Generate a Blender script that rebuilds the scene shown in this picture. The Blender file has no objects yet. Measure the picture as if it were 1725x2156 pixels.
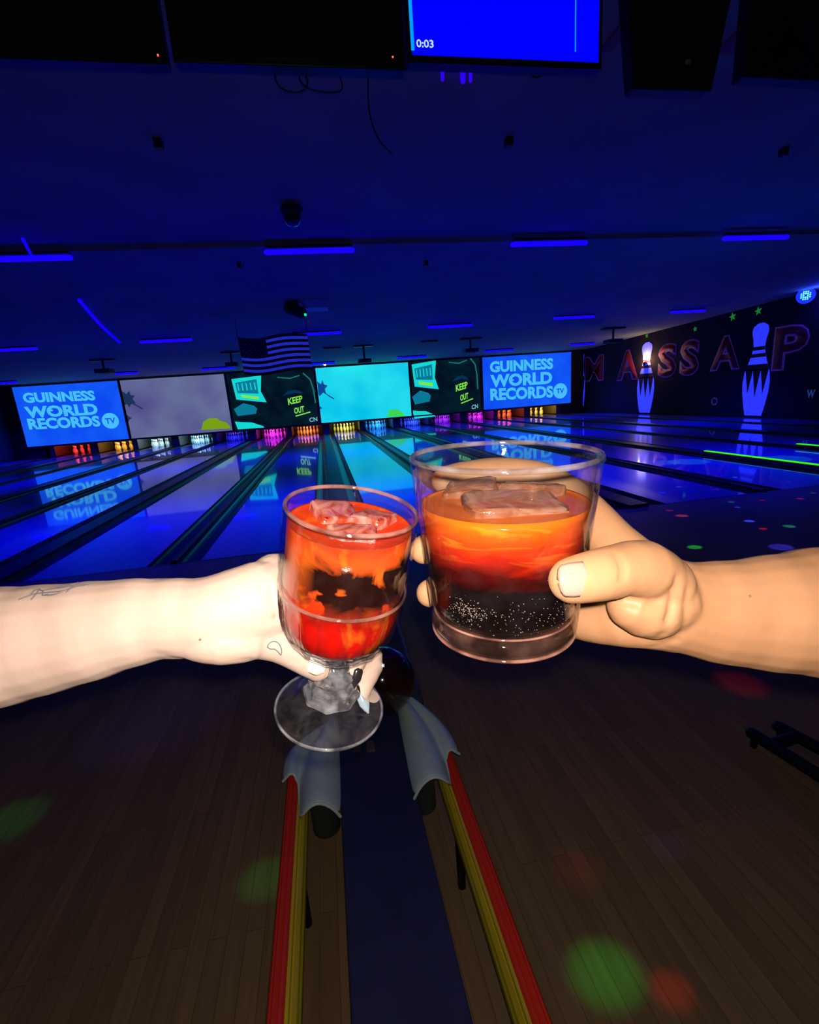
import bpy, bmesh, math, random
import numpy as np
from mathutils import Vector, Matrix
random.seed(7)
rng = np.random.default_rng(5)
S = bpy.context.scene
COL = S.collection
PI = math.pi

# ------------------------------------------------------------------ camera
FPX = 993.944
YAW, PITCH, ROLL = 0.1627, 0.2386, -0.07487
CAM = Vector((-0.0847, -4.6734, 1.3959))
FW = Vector((math.sin(YAW)*math.cos(PITCH), math.cos(YAW)*math.cos(PITCH), -math.sin(PITCH)))
R0 = Vector((math.cos(YAW), -math.sin(YAW), 0))
U0 = R0.cross(FW)
RT = math.cos(ROLL)*R0 + math.sin(ROLL)*U0
UP = -math.sin(ROLL)*R0 + math.cos(ROLL)*U0
cd = bpy.data.cameras.new('camera')
cd.sensor_fit = 'HORIZONTAL'; cd.sensor_width = 36.0; cd.lens = FPX/1725*36.0
cd.clip_start = 0.01; cd.clip_end = 200
cam = bpy.data.objects.new('camera', cd); COL.objects.link(cam)
cam.matrix_world = Matrix(((RT.x, UP.x, -FW.x, CAM.x), (RT.y, UP.y, -FW.y, CAM.y), (RT.z, UP.z, -FW.z, CAM.z), (0, 0, 0, 1)))
S.camera = cam
S.view_settings.view_transform = 'Standard'; S.view_settings.look = 'None'
S.view_settings.gamma = 1.0; S.view_settings.use_curve_mapping = False
S.view_settings.exposure = 0.0

world = bpy.data.worlds.new('world'); S.world = world; world.use_nodes = True
world.node_tree.nodes['Background'].inputs[0].default_value = (0.02, 0.03, 0.2, 1)
world.node_tree.nodes['Background'].inputs[1].default_value = 0.01

def ray(u, v): return FW + RT*((u-862.5)/FPX) - UP*((v-1078)/FPX)
def P(u, v, d): return CAM + ray(u, v)*d                     # point seen at a photo position, d metres deep
def at_y(u, v, y): r = ray(u, v); return CAM + r*((y-CAM.y)/r.y)
def at_x(u, v, x): r = ray(u, v); return CAM + r*((x-CAM.x)/r.x)
def at_z(u, v, z): r = ray(u, v); return CAM + r*((z-CAM.z)/r.z)
CZ0, CY0, CSL = 3.45, 2.4, 0.0271                           # far ceiling slopes down gently
def ceil_z(y): return CZ0 - CSL*(y-CY0)
def at_ceiling(u, v, drop=0.0):
    r = ray(u, v); t = (CZ0-drop + CSL*CY0 - CAM.z - CSL*CAM.y)/(r.z + CSL*r.y)
    return CAM + r*t

# ------------------------------------------------------------------ lights
def light(name, kind, loc, power, color, **k):
    d = bpy.data.lights.new(name, kind); d.energy = power; d.color = color
    for a, b in k.items(): setattr(d, a, b)
    o = bpy.data.objects.new(name, d); o.location = loc; COL.objects.link(o); return o
def aim(o, target): o.rotation_euler = (Vector(target)-o.location).to_track_quat('-Z', 'Y').to_euler()
FLASH = 9.0
light('phone_flash', 'POINT', CAM + RT*0.004 + UP*0.012 - FW*0.004, FLASH, (1.0, 0.93, 0.84), shadow_soft_size=0.004)

# ------------------------------------------------------------------ helpers
def sub(o, p): o.parent = p; o.matrix_parent_inverse = Matrix(); return o
def tag(o, label=None, cat=None, group=None, kind=None):
    if label: o['label'] = label
    if cat: o['category'] = cat
    if group: o['group'] = group
    if kind: o['kind'] = kind
    return o
def empty(name, loc=(0, 0, 0)):
    o = bpy.data.objects.new(name, None); o.empty_display_size = .05; o.location = loc; COL.objects.link(o)
    o['_m'] = 0; del o['_m']; return o
ORIGIN = {}
class MB:
    def __init__(s): s.v = []; s.f = []
    def add(s, vs, fs):
        b = len(s.v); s.v += [tuple(x) for x in vs]; s.f += [tuple(i+b for i in f) for f in fs]; return s
    def box(s, x0, x1, y0, y1, z0, z1):
        return s.add([(x0,y0,z0),(x1,y0,z0),(x1,y1,z0),(x0,y1,z0),(x0,y0,z1),(x1,y0,z1),(x1,y1,z1),(x0,y1,z1)],
                     [(0,3,2,1),(4,5,6,7),(0,1,5,4),(1,2,6,5),(2,3,7,6),(3,0,4,7)])
    def obox(s, c, ax, ay, az):                               # oriented box from centre and half vectors
        c = Vector(c); vs = [c+ax*i+ay*j+az*k for k in (-1,1) for (i,j) in ((-1,-1),(1,-1),(1,1),(-1,1))]
        return s.add(vs, [(0,3,2,1),(4,5,6,7),(0,1,5,4),(1,2,6,5),(2,3,7,6),(3,0,4,7)])
    def tube(s, pts, rad, n=16, caps=True, flat=None, ref=None):
        # rounded tube through points; rad radius or list; flat=(ref direction, factor) squeezes along ref
        pts = [Vector(p) for p in pts]
        if not hasattr(rad, '__len__'): rad = [rad]*len(pts)
        rings = []
        def frame(t):
            q = Vector(ref) if ref is not None else (Vector((0,0,1)) if abs(t.z) < .9 else Vector((1,0,0)))
            a = t.cross(q).normalized(); b = a.cross(t).normalized(); return a, b
        m = len(pts)
        for i, p in enumerate(pts):
            t = (pts[min(i+1, m-1)]-pts[max(i-1, 0)]).normalized(); a, b = frame(t); r = rad[i]
            ks = flat[i] if hasattr(flat, '__len__') else (flat or 1.0)
            if i == 0 and caps:
                for h in (.97, .8, .45):
                    rr = r*math.sqrt(1-h*h); rings.append((p-t*r*h*min(1, ks), a*rr, b*rr*ks))
            rings.append((p, a*r, b*r*ks))
            if i == m-1 and caps:
                for h in (.45, .8, .97):
                    rr = r*math.sqrt(1-h*h); rings.append((p+t*r*h*min(1, ks), a*rr, b*rr*ks))
        vs = []; fs = []
        for c, a, b in rings:
            for j in range(n):
                w = 2*PI*j/n; vs.append(c + a*math.cos(w) + b*math.sin(w))
        for i in range(len(rings)-1):
            for j in range(n):
                fs.append((i*n+j, i*n+(j+1) % n, (i+1)*n+(j+1) % n, (i+1)*n+j))
        fs.append(tuple(reversed(range(n)))); fs.append(tuple((len(rings)-1)*n+j for j in range(n)))
        return s.add(vs, fs)
    def lathe(s, prof, n=64, M=None, fn=None):
        # prof list of (r, z); r==0 gives a pole
        vs = []; fs = []; idx = []
        for (r, z) in prof:
            if r <= 1e-9: idx.append([len(vs)]); vs.append(Vector((0, 0, z)))
            else:
                row = []
                for j in range(n):
                    w = 2*PI*j/n; rr = fn(r, z, w) if fn else r
                    row.append(len(vs)); vs.append(Vector((rr*math.cos(w), rr*math.sin(w), z)))
                idx.append(row)
        for a, b in zip(idx, idx[1:]):
            for j in range(n):
                k = (j+1) % n
                if len(a) == 1 and len(b) == 1: continue
                if len(a) == 1: fs.append((a[0], b[k], b[j]))
                elif len(b) == 1: fs.append((a[j], a[k], b[0]))
                else: fs.append((a[j], a[k], b[k], b[j]))
        if M is not None: vs = [M @ v for v in vs]
        return s.add(vs, fs)
    def prism(s, pts, off):                                   # closed polygon extruded by vector off
        pts = [Vector(p) for p in pts]; off = Vector(off); n = len(pts)
        return s.add(pts+[p+off for p in pts], [tuple(range(n)), tuple(reversed(range(n, 2*n)))] +
                     [(i, i+n, (i+1) % n + n, (i+1) % n) for i in range(n)])
    def grid(s, rows):
        m = len(rows[0]); vs = [p for r in rows for p in r]
        return s.add(vs, [(i*m+j, i*m+j+1, (i+1)*m+j+1, (i+1)*m+j) for i in range(len(rows)-1) for j in range(m-1)])
    def build(s, name, mat, parent=None, smooth=False, bevel=0, fix=True, local=None):
        me = bpy.data.meshes.new(name); me.from_pydata([tuple(v) for v in s.v], [], s.f); me.update()
        if fix:
            bm = bmesh.new(); bm.from_mesh(me); bmesh.ops.recalc_face_normals(bm, faces=bm.faces); bm.to_mesh(me); bm.free()
        if smooth:
            for p in me.polygons: p.use_smooth = True
        o = bpy.data.objects.new(name, me); COL.objects.link(o)
        if mat: me.materials.append(mat)
        if parent:
            o.parent = parent
            if local is None:
                o.matrix_parent_inverse = Matrix.Translation(-Vector(parent.location)) if parent.rotation_euler[2] == 0 else parent.matrix_world.inverted()
        if bevel:
            b = o.modifiers.new('bevel', 'BEVEL'); b.width = bevel; b.segments = 2; b.limit_method = 'ANGLE'
        return o
def sm_angle(o, a=40):
    me = o.data
    for p in me.polygons: p.use_smooth = True
    try: me.set_sharp_from_angle(angle=math.radians(a))
    except Exception: pass
    return o

# ------------------------------------------------------------------ materials
def mat(name, col=(.5,.5,.5), rough=.5, metal=0, spec=.5, emit=None, es=1.0, coat=0, noise=None, bump=None, sub=0, crough=.03):
    m = bpy.data.materials.new(name); m.use_nodes = True; nt = m.node_tree; b = nt.nodes['Principled BSDF']
    b.inputs['Base Color'].default_value = (*col, 1); b.inputs['Roughness'].default_value = rough
    b.inputs['Metallic'].default_value = metal; b.inputs['Specular IOR Level'].default_value = spec
    b.inputs['Coat Weight'].default_value = coat; b.inputs['Coat Roughness'].default_value = crough
    if emit: b.inputs['Emission Color'].default_value = (*emit, 1); b.inputs['Emission Strength'].default_value = es
    if sub:
        b.inputs['Subsurface Weight'].default_value = sub; b.inputs['Subsurface Radius'].default_value = (1, .35, .2)
        b.inputs['Subsurface Scale'].default_value = .004
    tc = nt.nodes.new('ShaderNodeTexCoord')
    if noise:                                                 # (scale, colour2, stretch)
        n = nt.nodes.new('ShaderNodeTexNoise'); n.inputs['Scale'].default_value = noise[0]; n.inputs['Detail'].default_value = 5
        mp = nt.nodes.new('ShaderNodeMapping'); mp.inputs['Scale'].default_value = noise[2] if len(noise) > 2 else (1,1,1)
        nt.links.new(tc.outputs['Object'], mp.inputs[0]); nt.links.new(mp.outputs[0], n.inputs['Vector'])
        r = nt.nodes.new('ShaderNodeValToRGB'); r.color_ramp.elements[0].position = .35; r.color_ramp.elements[1].position = .68
        r.color_ramp.elements[0].color = (*col, 1); r.color_ramp.elements[1].color = (*noise[1], 1)
        nt.links.new(n.outputs['Fac'], r.inputs[0]); nt.links.new(r.outputs[0], b.inputs['Base Color'])
    if bump:
        n = nt.nodes.new('ShaderNodeTexNoise'); n.inputs['Scale'].default_value = bump[0]; n.inputs['Detail'].default_value = 3
        nt.links.new(tc.outputs['Object'], n.inputs['Vector'])
        bp = nt.nodes.new('ShaderNodeBump'); bp.inputs['Strength'].default_value = bump[1]; bp.inputs['Distance'].default_value = bump[2]
        nt.links.new(n.outputs['Fac'], bp.inputs['Height']); nt.links.new(bp.outputs[0], b.inputs['Normal'])
    return m
def emis(name, col, s=1.0, noise=None):
    m = bpy.data.materials.new(name); m.use_nodes = True; nt = m.node_tree; nt.nodes.clear()
    o = nt.nodes.new('ShaderNodeOutputMaterial'); e = nt.nodes.new('ShaderNodeEmission')
    e.inputs[0].default_value = (*col, 1); e.inputs[1].default_value = s; nt.links.new(e.outputs[0], o.inputs[0])
    if noise:
        tc = nt.nodes.new('ShaderNodeTexCoord'); n = nt.nodes.new('ShaderNodeTexNoise'); n.inputs['Scale'].default_value = noise[0]
        nt.links.new(tc.outputs['Object'], n.inputs['Vector'])
        r = nt.nodes.new('ShaderNodeValToRGB'); r.color_ramp.elements[0].position = .3; r.color_ramp.elements[1].position = .7
        r.color_ramp.elements[0].color = (*col, 1); r.color_ramp.elements[1].color = (*noise[1], 1)
        nt.links.new(n.outputs['Fac'], r.inputs[0]); nt.links.new(r.outputs[0], e.inputs[0])
    return m
def lin(r, g, b): return tuple((c/255/12.92 if c/255 <= .04045 else ((c/255+.055)/1.055)**2.4) for c in (r, g, b))

M = {}
M['black'] = mat('black_paint', (.006,.006,.008), .45)
M['black_gloss'] = mat('black_gloss', (.006,.006,.008), .15)
M['ceil'] = mat('ceiling_paint', (.36,.36,.21), .9, spec=.1, noise=(1.3, (.44,.43,.25)), bump=(60, .2, .01))
M['wallr'] = mat('mural_paint', (.035,.022,.03), .8, spec=.1, noise=(.5, (.07,.03,.025)))
M['wall'] = mat('dark_wall', (.04,.045,.05), .8, spec=.1, noise=(.6, (.06,.06,.06)))
M['gut'] = mat('gutter_plastic', (.008,.013,.015), .28, spec=.22, noise=(3, (.02,.04,.042)))
M['cap'] = mat('capping', (.006,.006,.01), .4, spec=.3)
M['tube'] = emis('uv_tube', (.002, .0, 1.0), 5.0)
M['plank'] = None

def wood(name, c1, c2, width, rough, coat=0, spec=.5, length=1.2):
    m = bpy.data.materials.new(name); m.use_nodes = True; nt = m.node_tree; b = nt.nodes['Principled BSDF']
    tc = nt.nodes.new('ShaderNodeTexCoord'); mp = nt.nodes.new('ShaderNodeMapping'); mp.inputs['Rotation'].default_value = (0, 0, PI/2)
    nt.links.new(tc.outputs['Object'], mp.inputs[0])
    br = nt.nodes.new('ShaderNodeTexBrick'); br.offset = .37; br.inputs['Scale'].default_value = 1.0
    br.inputs['Brick Width'].default_value = length; br.inputs['Row Height'].default_value = width
    br.inputs['Mortar Size'].default_value = .0012; br.inputs['Bias'].default_value = -.1
    br.inputs['Color1'].default_value = (*c1, 1); br.inputs['Color2'].default_value = (*c2, 1)
    br.inputs['Mortar'].default_value = (c1[0]*.6, c1[1]*.55, c1[2]*.5, 1)
    nt.links.new(mp.outputs[0], br.inputs['Vector'])
    m2 = nt.nodes.new('ShaderNodeMapping'); m2.inputs['Scale'].default_value = (40, 2, 1); nt.links.new(tc.outputs['Object'], m2.inputs[0])
    n = nt.nodes.new('ShaderNodeTexNoise'); n.inputs['Scale'].default_value = 1.5; n.inputs['Detail'].default_value = 6
    nt.links.new(m2.outputs[0], n.inputs['Vector'])
    rp = nt.nodes.new('ShaderNodeValToRGB'); rp.color_ramp.elements[0].color = (.55,.55,.55,1); rp.color_ramp.elements[1].color = (1.15,1.15,1.15,1)
    nt.links.new(n.outputs['Fac'], rp.inputs[0])
    mx = nt.nodes.new('ShaderNodeMix'); mx.data_type = 'RGBA'; mx.blend_type = 'MULTIPLY'; mx.inputs[0].default_value = 1
    nt.links.new(br.outputs['Color'], mx.inputs[6]); nt.links.new(rp.outputs[0], mx.inputs[7]); nt.links.new(mx.outputs[2], b.inputs['Base Color'])
    b.inputs['Roughness'].default_value = rough; b.inputs['Coat Weight'].default_value = coat; b.inputs['Coat Roughness'].default_value = .04
    b.inputs['Specular IOR Level'].default_value = spec
    return m
M['approach'] = wood('approach_boards', (.50,.30,.12), (.39,.23,.09), .05, .5, spec=.18)
M['lane'] = wood('lane_boards', (.24,.22,.62), (.20,.19,.56), .0265, .3, coat=1.0, spec=.6, length=3)

# ------------------------------------------------------------------ setting
LW = 1.06; WIDE = 1.7529; NARR = 1.5599
def lanec(j):
    if j < 0: return -lanec(-j-1)
    x = WIDE/2
    for i in range(j): x += NARR if i % 2 == 0 else WIDE
    return x
XL, XR, YB, YE = -13.02, 13.02, -9.0, 20.2
def struct(name, mb, m, **k): return tag(mb.build(name, m, **k), kind='structure')
struct('floor', MB().box(XL, XR, YB, -.04, -.2, 0), M['approach'])
struct('trim_1', MB().box(XL, XR, -.04, 0, -.2, .001), M['black'])
struct('trim_2', MB().box(XL, XR, 0, YE, -.24, -.2), M['black'])
struct('ceiling', MB().prism([(XL, CY0, CZ0), (XL, YE, ceil_z(YE)), (XL, YE, 3.8), (XL, YB, 3.8), (XL, YB, 3.52), (XL, CY0, 3.52)], (XR-XL, 0, 0)), M['ceil'])
struct('wall_right', MB().box(XR, XR+.15, YB, YE, -.2, 3.8), M['wallr'])
struct('wall_left', MB().box(XL-.15, XL, YB, YE, -.2, 3.8), M['wall'])
struct('wall_back', MB().box(XL, XR, YB-.15, YB, -.2, 3.8), M['wall'])
struct('wall_far', MB().box(XL, XR, YE, YE+.15, -.2, 3.8), M['black'])
YS = 17.8
struct('trim_3', MB().box(XL, XR, YS+.02, YS+.14, 2.97, ceil_z(YS)), M['black'])

# lanes and dividers
side_name = lambda j: ('%s' % ['first','second','third','fourth','fifth','sixth','seventh','eighth'][j if j >= 0 else -j-1]) + (' to the right' if j >= 0 else ' to the left')
lane_mb = MB().box(-LW/2, LW/2, 0, 18.2, -.12, 0); deck = MB().box(-LW/2, LW/2, 18.2, 19.3, -.12, 0)
for j in range(-8, 8):
    x = lanec(j)
    o = MB().box(-LW/2, LW/2, 0, 19.3, -.12, 0).build('bowling_lane', M['lane']); o.location = (x, 0, 0)
    tag(o, 'glossy bowling lane lit blue, %s of the middle ball return' % side_name(j), 'bowling lane', 'bowling lanes across the hall')
def halfpipe(x0, x1, y0, y1):
    mb = MB(); n = 10; c = (x0+x1)/2; r = (x1-x0)/2; rows = []
    pr = [(c-r*math.cos(PI*i/n), -.004-.085*math.sin(PI*i/n)) for i in range(n+1)]
    rows = [[(a, y, b) for a, b in pr] for y in (y0, y1)]
    under = [[(a, y, -.12) for a in (x1, x0)] for y in (y0, y1)]
    mb.grid([rows[0]+under[0]+rows[0][:1], rows[1]+under[1]+rows[1][:1]])
    return mb
bandnames = {0:'running to the pins in the middle, behind the stemmed glass'}
for k in range(-7, 8):
    w = (WIDE if k % 2 == 0 else NARR)-LW
    x = lanec(k)-((WIDE if k % 2 == 0 else NARR)/2) if k < 8 else lanec(7)+(WIDE)/2
    if k == -8: x = lanec(-8)-WIDE/2
    t = empty('gutter_divider', (x, 0, 0))
    lab = 'dark gutter pair and capping strip, in the middle straight behind the ball return' if k == 0 else \
        'dark gutter pair and capping strip, %s to the %s of the middle ball return' % (['','first','second','third','fourth','fifth','sixth','seventh','last'][abs(k)], 'right' if k > 0 else 'left')
    tag(t, lab, 'gutter', 'gutter dividers between the lanes')
    g = .22; e = w/2-.002
    halfpipe(x-e, x-e+g, .0, 19.2).build('gutter', M['gut'], t, smooth=False)
    halfpipe(x+e-g, x+e, .0, 19.2).build('gutter', M['gut'], t)
    hh = .03
    sm_angle(MB().prism([(x-e+g, 0, -.12), (x-e+g, 0, hh-.01), (x-e+g+.01, 0, hh), (x+e-g-.01, 0, hh), (x+e-g, 0, hh-.01), (x+e-g, 0, -.12)], (0, 19.2, 0)).build('capping', M['cap'], t), 30)

# ------------------------------------------------------------------ masking unit: six screens
M['frame'] = mat('screen_frame', (.004,.004,.006), .4)
def text_mesh(name, s, m, parent, corners, off=.0, flat=0.002, bold=.03):
    # corners: origin, right vector, up vector (world) the glyph box is fitted to
    cu = bpy.data.curves.new(name, 'FONT'); cu.body = s; cu.offset = bold; cu.resolution_u = 3
    tmp = bpy.data.objects.new(name, cu); COL.objects.link(tmp)
    dg = bpy.context.evaluated_depsgraph_get(); me = bpy.data.meshes.new_from_object(tmp.evaluated_get(dg))
    COL.objects.unlink(tmp); bpy.data.objects.remove(tmp)
    c = np.array([v.co[:] for v in me.vertices]); lo = c.min(0); hi = c.max(0)
    o0, rv, uv = [Vector(q) for q in corners]; nn = rv.cross(uv).normalized()
    for v in me.vertices:
        a = (v.co.x-lo[0])/(hi[0]-lo[0]); b = (v.co.y-lo[1])/(hi[1]-lo[1])
        v.co = o0 + rv*a + uv*b + nn*off
    o = bpy.data.objects.new(name, me); COL.objects.link(o); me.materials.append(m)
    md = o.modifiers.new('thick', 'SOLIDIFY'); md.thickness = flat; md.offset = 1
    if parent: o.parent = parent; o.matrix_parent_inverse = Matrix.Translation(-Vector(parent.location))
    return o
GB = emis('screen_blue', lin(12,72,240), 1.0, (1.2, lin(20,92,250)))
GT = emis('screen_text_blue', lin(70,190,250), 1.0)
GREY = emis('screen_grey', lin(82,78,138), 1.0, (.45, lin(108,122,158)))
CYAN = emis('screen_cyan', lin(0,190,232), 1.0, (.5, lin(40,228,240)))
DARK = emis('screen_dark', lin(2,14,30), 1.0, (1.5, lin(4,30,44)))
SHELF = emis('screen_shelf', lin(20,215,215), 1.0); SHELF2 = emis('screen_shelf_dim', lin(10,120,150), 1.0)
KEEP = emis('screen_yellow_green', lin(130,230,70), 1.0); STARB = emis('screen_star', lin(5,70,150), 1.0)
STARG = emis('screen_star_grey', lin(25,50,85), 1.0); HEAP = emis('screen_heap', lin(120,160,20), 1.0); HEAPC = emis('screen_heap_green', lin(60,215,90), 1.0)
ROPE = emis('screen_line', lin(30,110,110), 1.0); CNM = emis('screen_logo', lin(120,190,210), 1.0); ARCH = emis('screen_arch', lin(6,48,88), 1.0)
Z0, Z1 = .52, 2.95
edges = {1:(-12.40,-8.42), 2:(-8.32,-4.12), 3:(-4.02,-.28), 4:(-.18,4.05), 5:(4.13,7.50), 6:(7.64,12.2)}
def screen(i, m, label):
    x0, x1 = edges[i]; t = empty('projection_screen', ((x0+x1)/2, YS, Z0))
    tag(t, label, 'screen', 'projection screens above the pins')
    MB().box(x0, x1, YS, YS+.02, Z0, Z1).build('picture', m, t)
    e = .05; f = MB()
    f.box(x0-e, x0, YS-.02, YS+.06, Z0-.06, Z1+.05).box(x1, x1+e, YS-.02, YS+.06, Z0-.06, Z1+.05)
    f.box(x0, x1, YS-.02, YS+.06, Z0-.06, Z0).box(x0, x1, YS-.02, YS+.06, Z1, Z1+.05).box(x0, x1, YS+.02, YS+.06, Z0, Z1)
    f.build('screen_frame', M['frame'], t); return t
def spoly(t, name, m, pts, lift=.004):
    q = [at_y(u, v, YS-lift) for u, v in pts]
    return MB().prism(q, (0, .003, 0)).build(name, m, t)
def sline(t, name, m, pts, w=.03, lift=.005):
    q = [at_y(u, v, YS-lift) for u, v in pts]; mb = MB()
    for a, b in zip(q, q[1:]):
        d = (b-a).normalized(); n = Vector((-d.z, 0, d.x))*w/2; mb.prism([a-n, b-n, b+n, a+n], (0, .003, 0))
    return mb.build(name, m, t)
def stext(t, name, s, m, u0, v0, u1, v1, hpx, bold=.03, lift=.006):
    a = at_y(u0, v0, YS-lift); b = at_y(u1, v1, YS-lift); h = at_y(u0, v0-hpx, YS-lift)
    return text_mesh(name, s, m, t, (a, Vector((b.x-a.x, 0, b.z-a.z)), Vector((0, 0, h.z-a.z))), bold=bold)
def guinness(i, label, rows, ring, ball, o_c):
    t = screen(i, GB, label)
    for s, r in zip(('GUINNESS', 'WORLD', 'RECORDS'), rows): stext(t, 'lettering', s, GT, *r, bold=.045)
    c = at_y(*ball[:2], YS-.006); r = ball[2]
    d = MB().prism([c+Vector((r*math.cos(a), 0, r*math.sin(a))) for a in np.linspace(0, 2*PI, 40)[:-1]], (0, .003, 0)).build('round_badge', GT, t)
    sub(text_mesh('lettering', 'TV', GB, None, (c+Vector((-.20, -.004, -.12)), Vector((.4, 0, 0)), Vector((0, 0, .24))), bold=.03), d)
    c = at_y(*o_c, YS-.008); mb = MB()
    for ra, rb in ((.0, .045),):
        if ra == 0: mb.prism([c+Vector((rb*math.cos(a), 0, rb*.9*math.sin(a))) for a in np.linspace(0, 2*PI, 20)[:-1]], (0, .002, 0))
    mb.build('globe_emblem', GT, t)
guinness(1, 'blue screen reading GUINNESS WORLD RECORDS TV at the far left', [(51,849,202,843,22), (56,881,208,873,25), (62,905,213,898,24)], None, (232.5,886,.33), (109,864))
guinness(6, 'blue screen reading GUINNESS WORLD RECORDS TV at the right beside the mural wall', [(1032,785,1165,777,24), (1033,816,1163,808,27), (1033,844,1165,837,26)], None, (1180,823,.37), (1080.5,800))
t2 = screen(2, GREY, 'grey projection screen with a dark star and a yellow heap')
t4 = screen(4, CYAN, 'bright cyan projection screen with a blue star at its left edge')
for t, (du, dv, k), ms, mh in ((t2, (0, 0, 1), STARG, HEAP), (t4, (410, -30, 1), STARB, HEAPC)):
    if t is t2:
        L = 256
        spoly(t, 'star', ms, [(257,823), (266,830), (272,823), (275,832), (284,833), (279,840), (286,849), (276,851), (272,858), (268,851), (262,853)])
        sline(t, 'string', ms, [(276,848), (292,856), (300,861)], .05)
        spoly(t, 'small_star', ms, [(267,873), (273,878), (278,880), (272,884), (270,890)])
        spoly(t, 'heap', mh, [(424,905), (428,888), (440,881), (456,880), (464,886), (476,889), (484,897), (486,902)])
    else:
        spoly(t, 'star', ms, [(668,803), (676,809), (679,800), (682,809), (690,812), (684,819), (687,829), (680,827), (674,834), (671,831)])
        sline(t, 'string', ms, [(685,828), (695,835), (704,840)], .05)
        spoly(t, 'small_star', ms, [(672,855), (676,857), (679,859), (675,861), (673,863)])
        spoly(t, 'heap', mh, [(815,878), (818,866), (828,861), (838,862), (846,867), (852,873), (852,877)])
def cartoon(i, label, f):
    t = screen(i, DARK, label)
    G = lambda pts: [f(*p) for p in pts]
    pb = spoly(t, 'picture_board', SHELF, G([(0,.02), (.36,.0), (.34,.30), (.40,.52), (.04,.42)]))
    bp = spoly(t, 'board_panel', SHELF2, G([(.04,.10), (.30,.06), (.31,.34), (.06,.30)]), .006); sub(bp, pb)
    for k in range(5):
        a = .07+.05*k; bl = sline(t, 'board_line', SHELF, G([(a,.12), (a+.01,.26)]), .05, .008); sub(bl, pb)
    bs = spoly(t, 'board_strip', KEEP, G([(.10,.335), (.31,.40), (.31,.455), (.11,.39)]), .008); sub(bs, pb)
    spoly(t, 'ledge', SHELF, G([(.0,.84), (.08,.86), (.2,.88), (.34,.97), (.34,.995), (.03,.995)]))
    spoly(t, 'machine', SHELF2, G([(.0,.60), (.12,.50), (.24,.56), (.28,.62), (.26,.72), (.04,.74)]))
    sline(t, 'curtain_line', ROPE, G([(.86,.02), (.94,.15), (.97,.35), (.98,.6)]), .06)
    sline(t, 'curtain_line', ROPE, G([(.55,.06), (.7,.10), (.82,.06)]), .05)
    spoly(t, 'arch', ARCH, G([(.60,.42), (.66,.34), (.74,.32), (.82,.36), (.84,.42), (.74,.38), (.66,.40)]), .005)
    a, b = f(.655,.60), f(.83,.56); stext(t, 'lettering', 'KEEP', KEEP, a[0], a[1], b[0], b[1], 14, .03)
    a, b = f(.72,.78), f(.84,.75); stext(t, 'lettering', 'OUT', KEEP, a[0], a[1], b[0], b[1], 13, .03)
    sline(t, 'underline', KEEP, G([(.73,.82), (.91,.76)]), .05)
    a = f(.89,.95); b = f(.985,.94); stext(t, 'channel_logo', 'CN', CNM, a[0], a[1], b[0], b[1], 9, .02)
    return t
def quadf(c):                                                 # bilinear inside the screen's four corners
    (a, b, d, e) = c
    return lambda s, q: ((a[0]*(1-s)+b[0]*s)*(1-q)+(d[0]*(1-s)+e[0]*s)*q, (a[1]*(1-s)+b[1]*s)*(1-q)+(d[1]*(1-s)+e[1]*s)*q)
cartoon(3, 'dark cartoon screen reading KEEP OUT, under the flag', quadf(((487,796), (662,781), (496,905), (672,893))))
cartoon(5, 'dark cartoon screen reading KEEP OUT, between the cyan and the right blue screen', quadf(((867,765), (1009,748), (869,883), (1009,866))))

# ------------------------------------------------------------------ pins, pits and pin lights
M['pin'] = mat('pin_plastic', (.8,.8,.8), .3, coat=.4)
M['pinred'] = mat('pin_stripe', (.5,.02,.02), .4)
PIN = [(0,0),(.025,0),(.029,.006),(.036,.03),(.05,.07),(.0598,.105),(.0602,.13),(.056,.17),(.046,.20),(.033,.23),(.0245,.255),(.0232,.275),(.0255,.30),(.0305,.33),(.0323,.345),(.030,.362),(.021,.376),(0,.381)]
pin_me = None
ph = 0
wordcol = {-7:'red', -6:'amber', -5:'pale white', -4:'cool white', -3:'dark blue', -2:'left magenta', -1:'middle orange', 0:'yellow green', 1:'light blue', 2:'royal blue', 3:'violet', 4:'right magenta', 5:'orange red', 6:'yellow'}
deckcol = {-7:(1,.04,.01), -6:(1,.42,.03), -5:(.5,.85,.9), -4:(.35,.8,1), -3:(.02,.02,1), -2:(1,.03,.8), -1:(1,.22,.02), 0:(.85,.75,.08), 1:(.02,.35,1), 2:(.03,.08,1), 3:(.32,.02,1), 4:(.65,.02,.9), 5:(1,.12,.01), 6:(1,.6,.06)}
power = {-7:3.2, -6:4, -5:4, -4:4.5, -3:3.0, -2:5, -1:5, 0:4.5, 1:5, 2:4.5, 3:3.5, 4:4, 5:4, 6:4}
pin0 = None
posn = ['head pin at the front', 'left pin of the second row', 'right pin of the second row', 'left pin of the third row', 'middle pin of the third row', 'right pin of the third row',
        'leftmost pin of the back row', 'second pin from left in the back row', 'third pin from left in the back row', 'rightmost pin of the back row']
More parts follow.
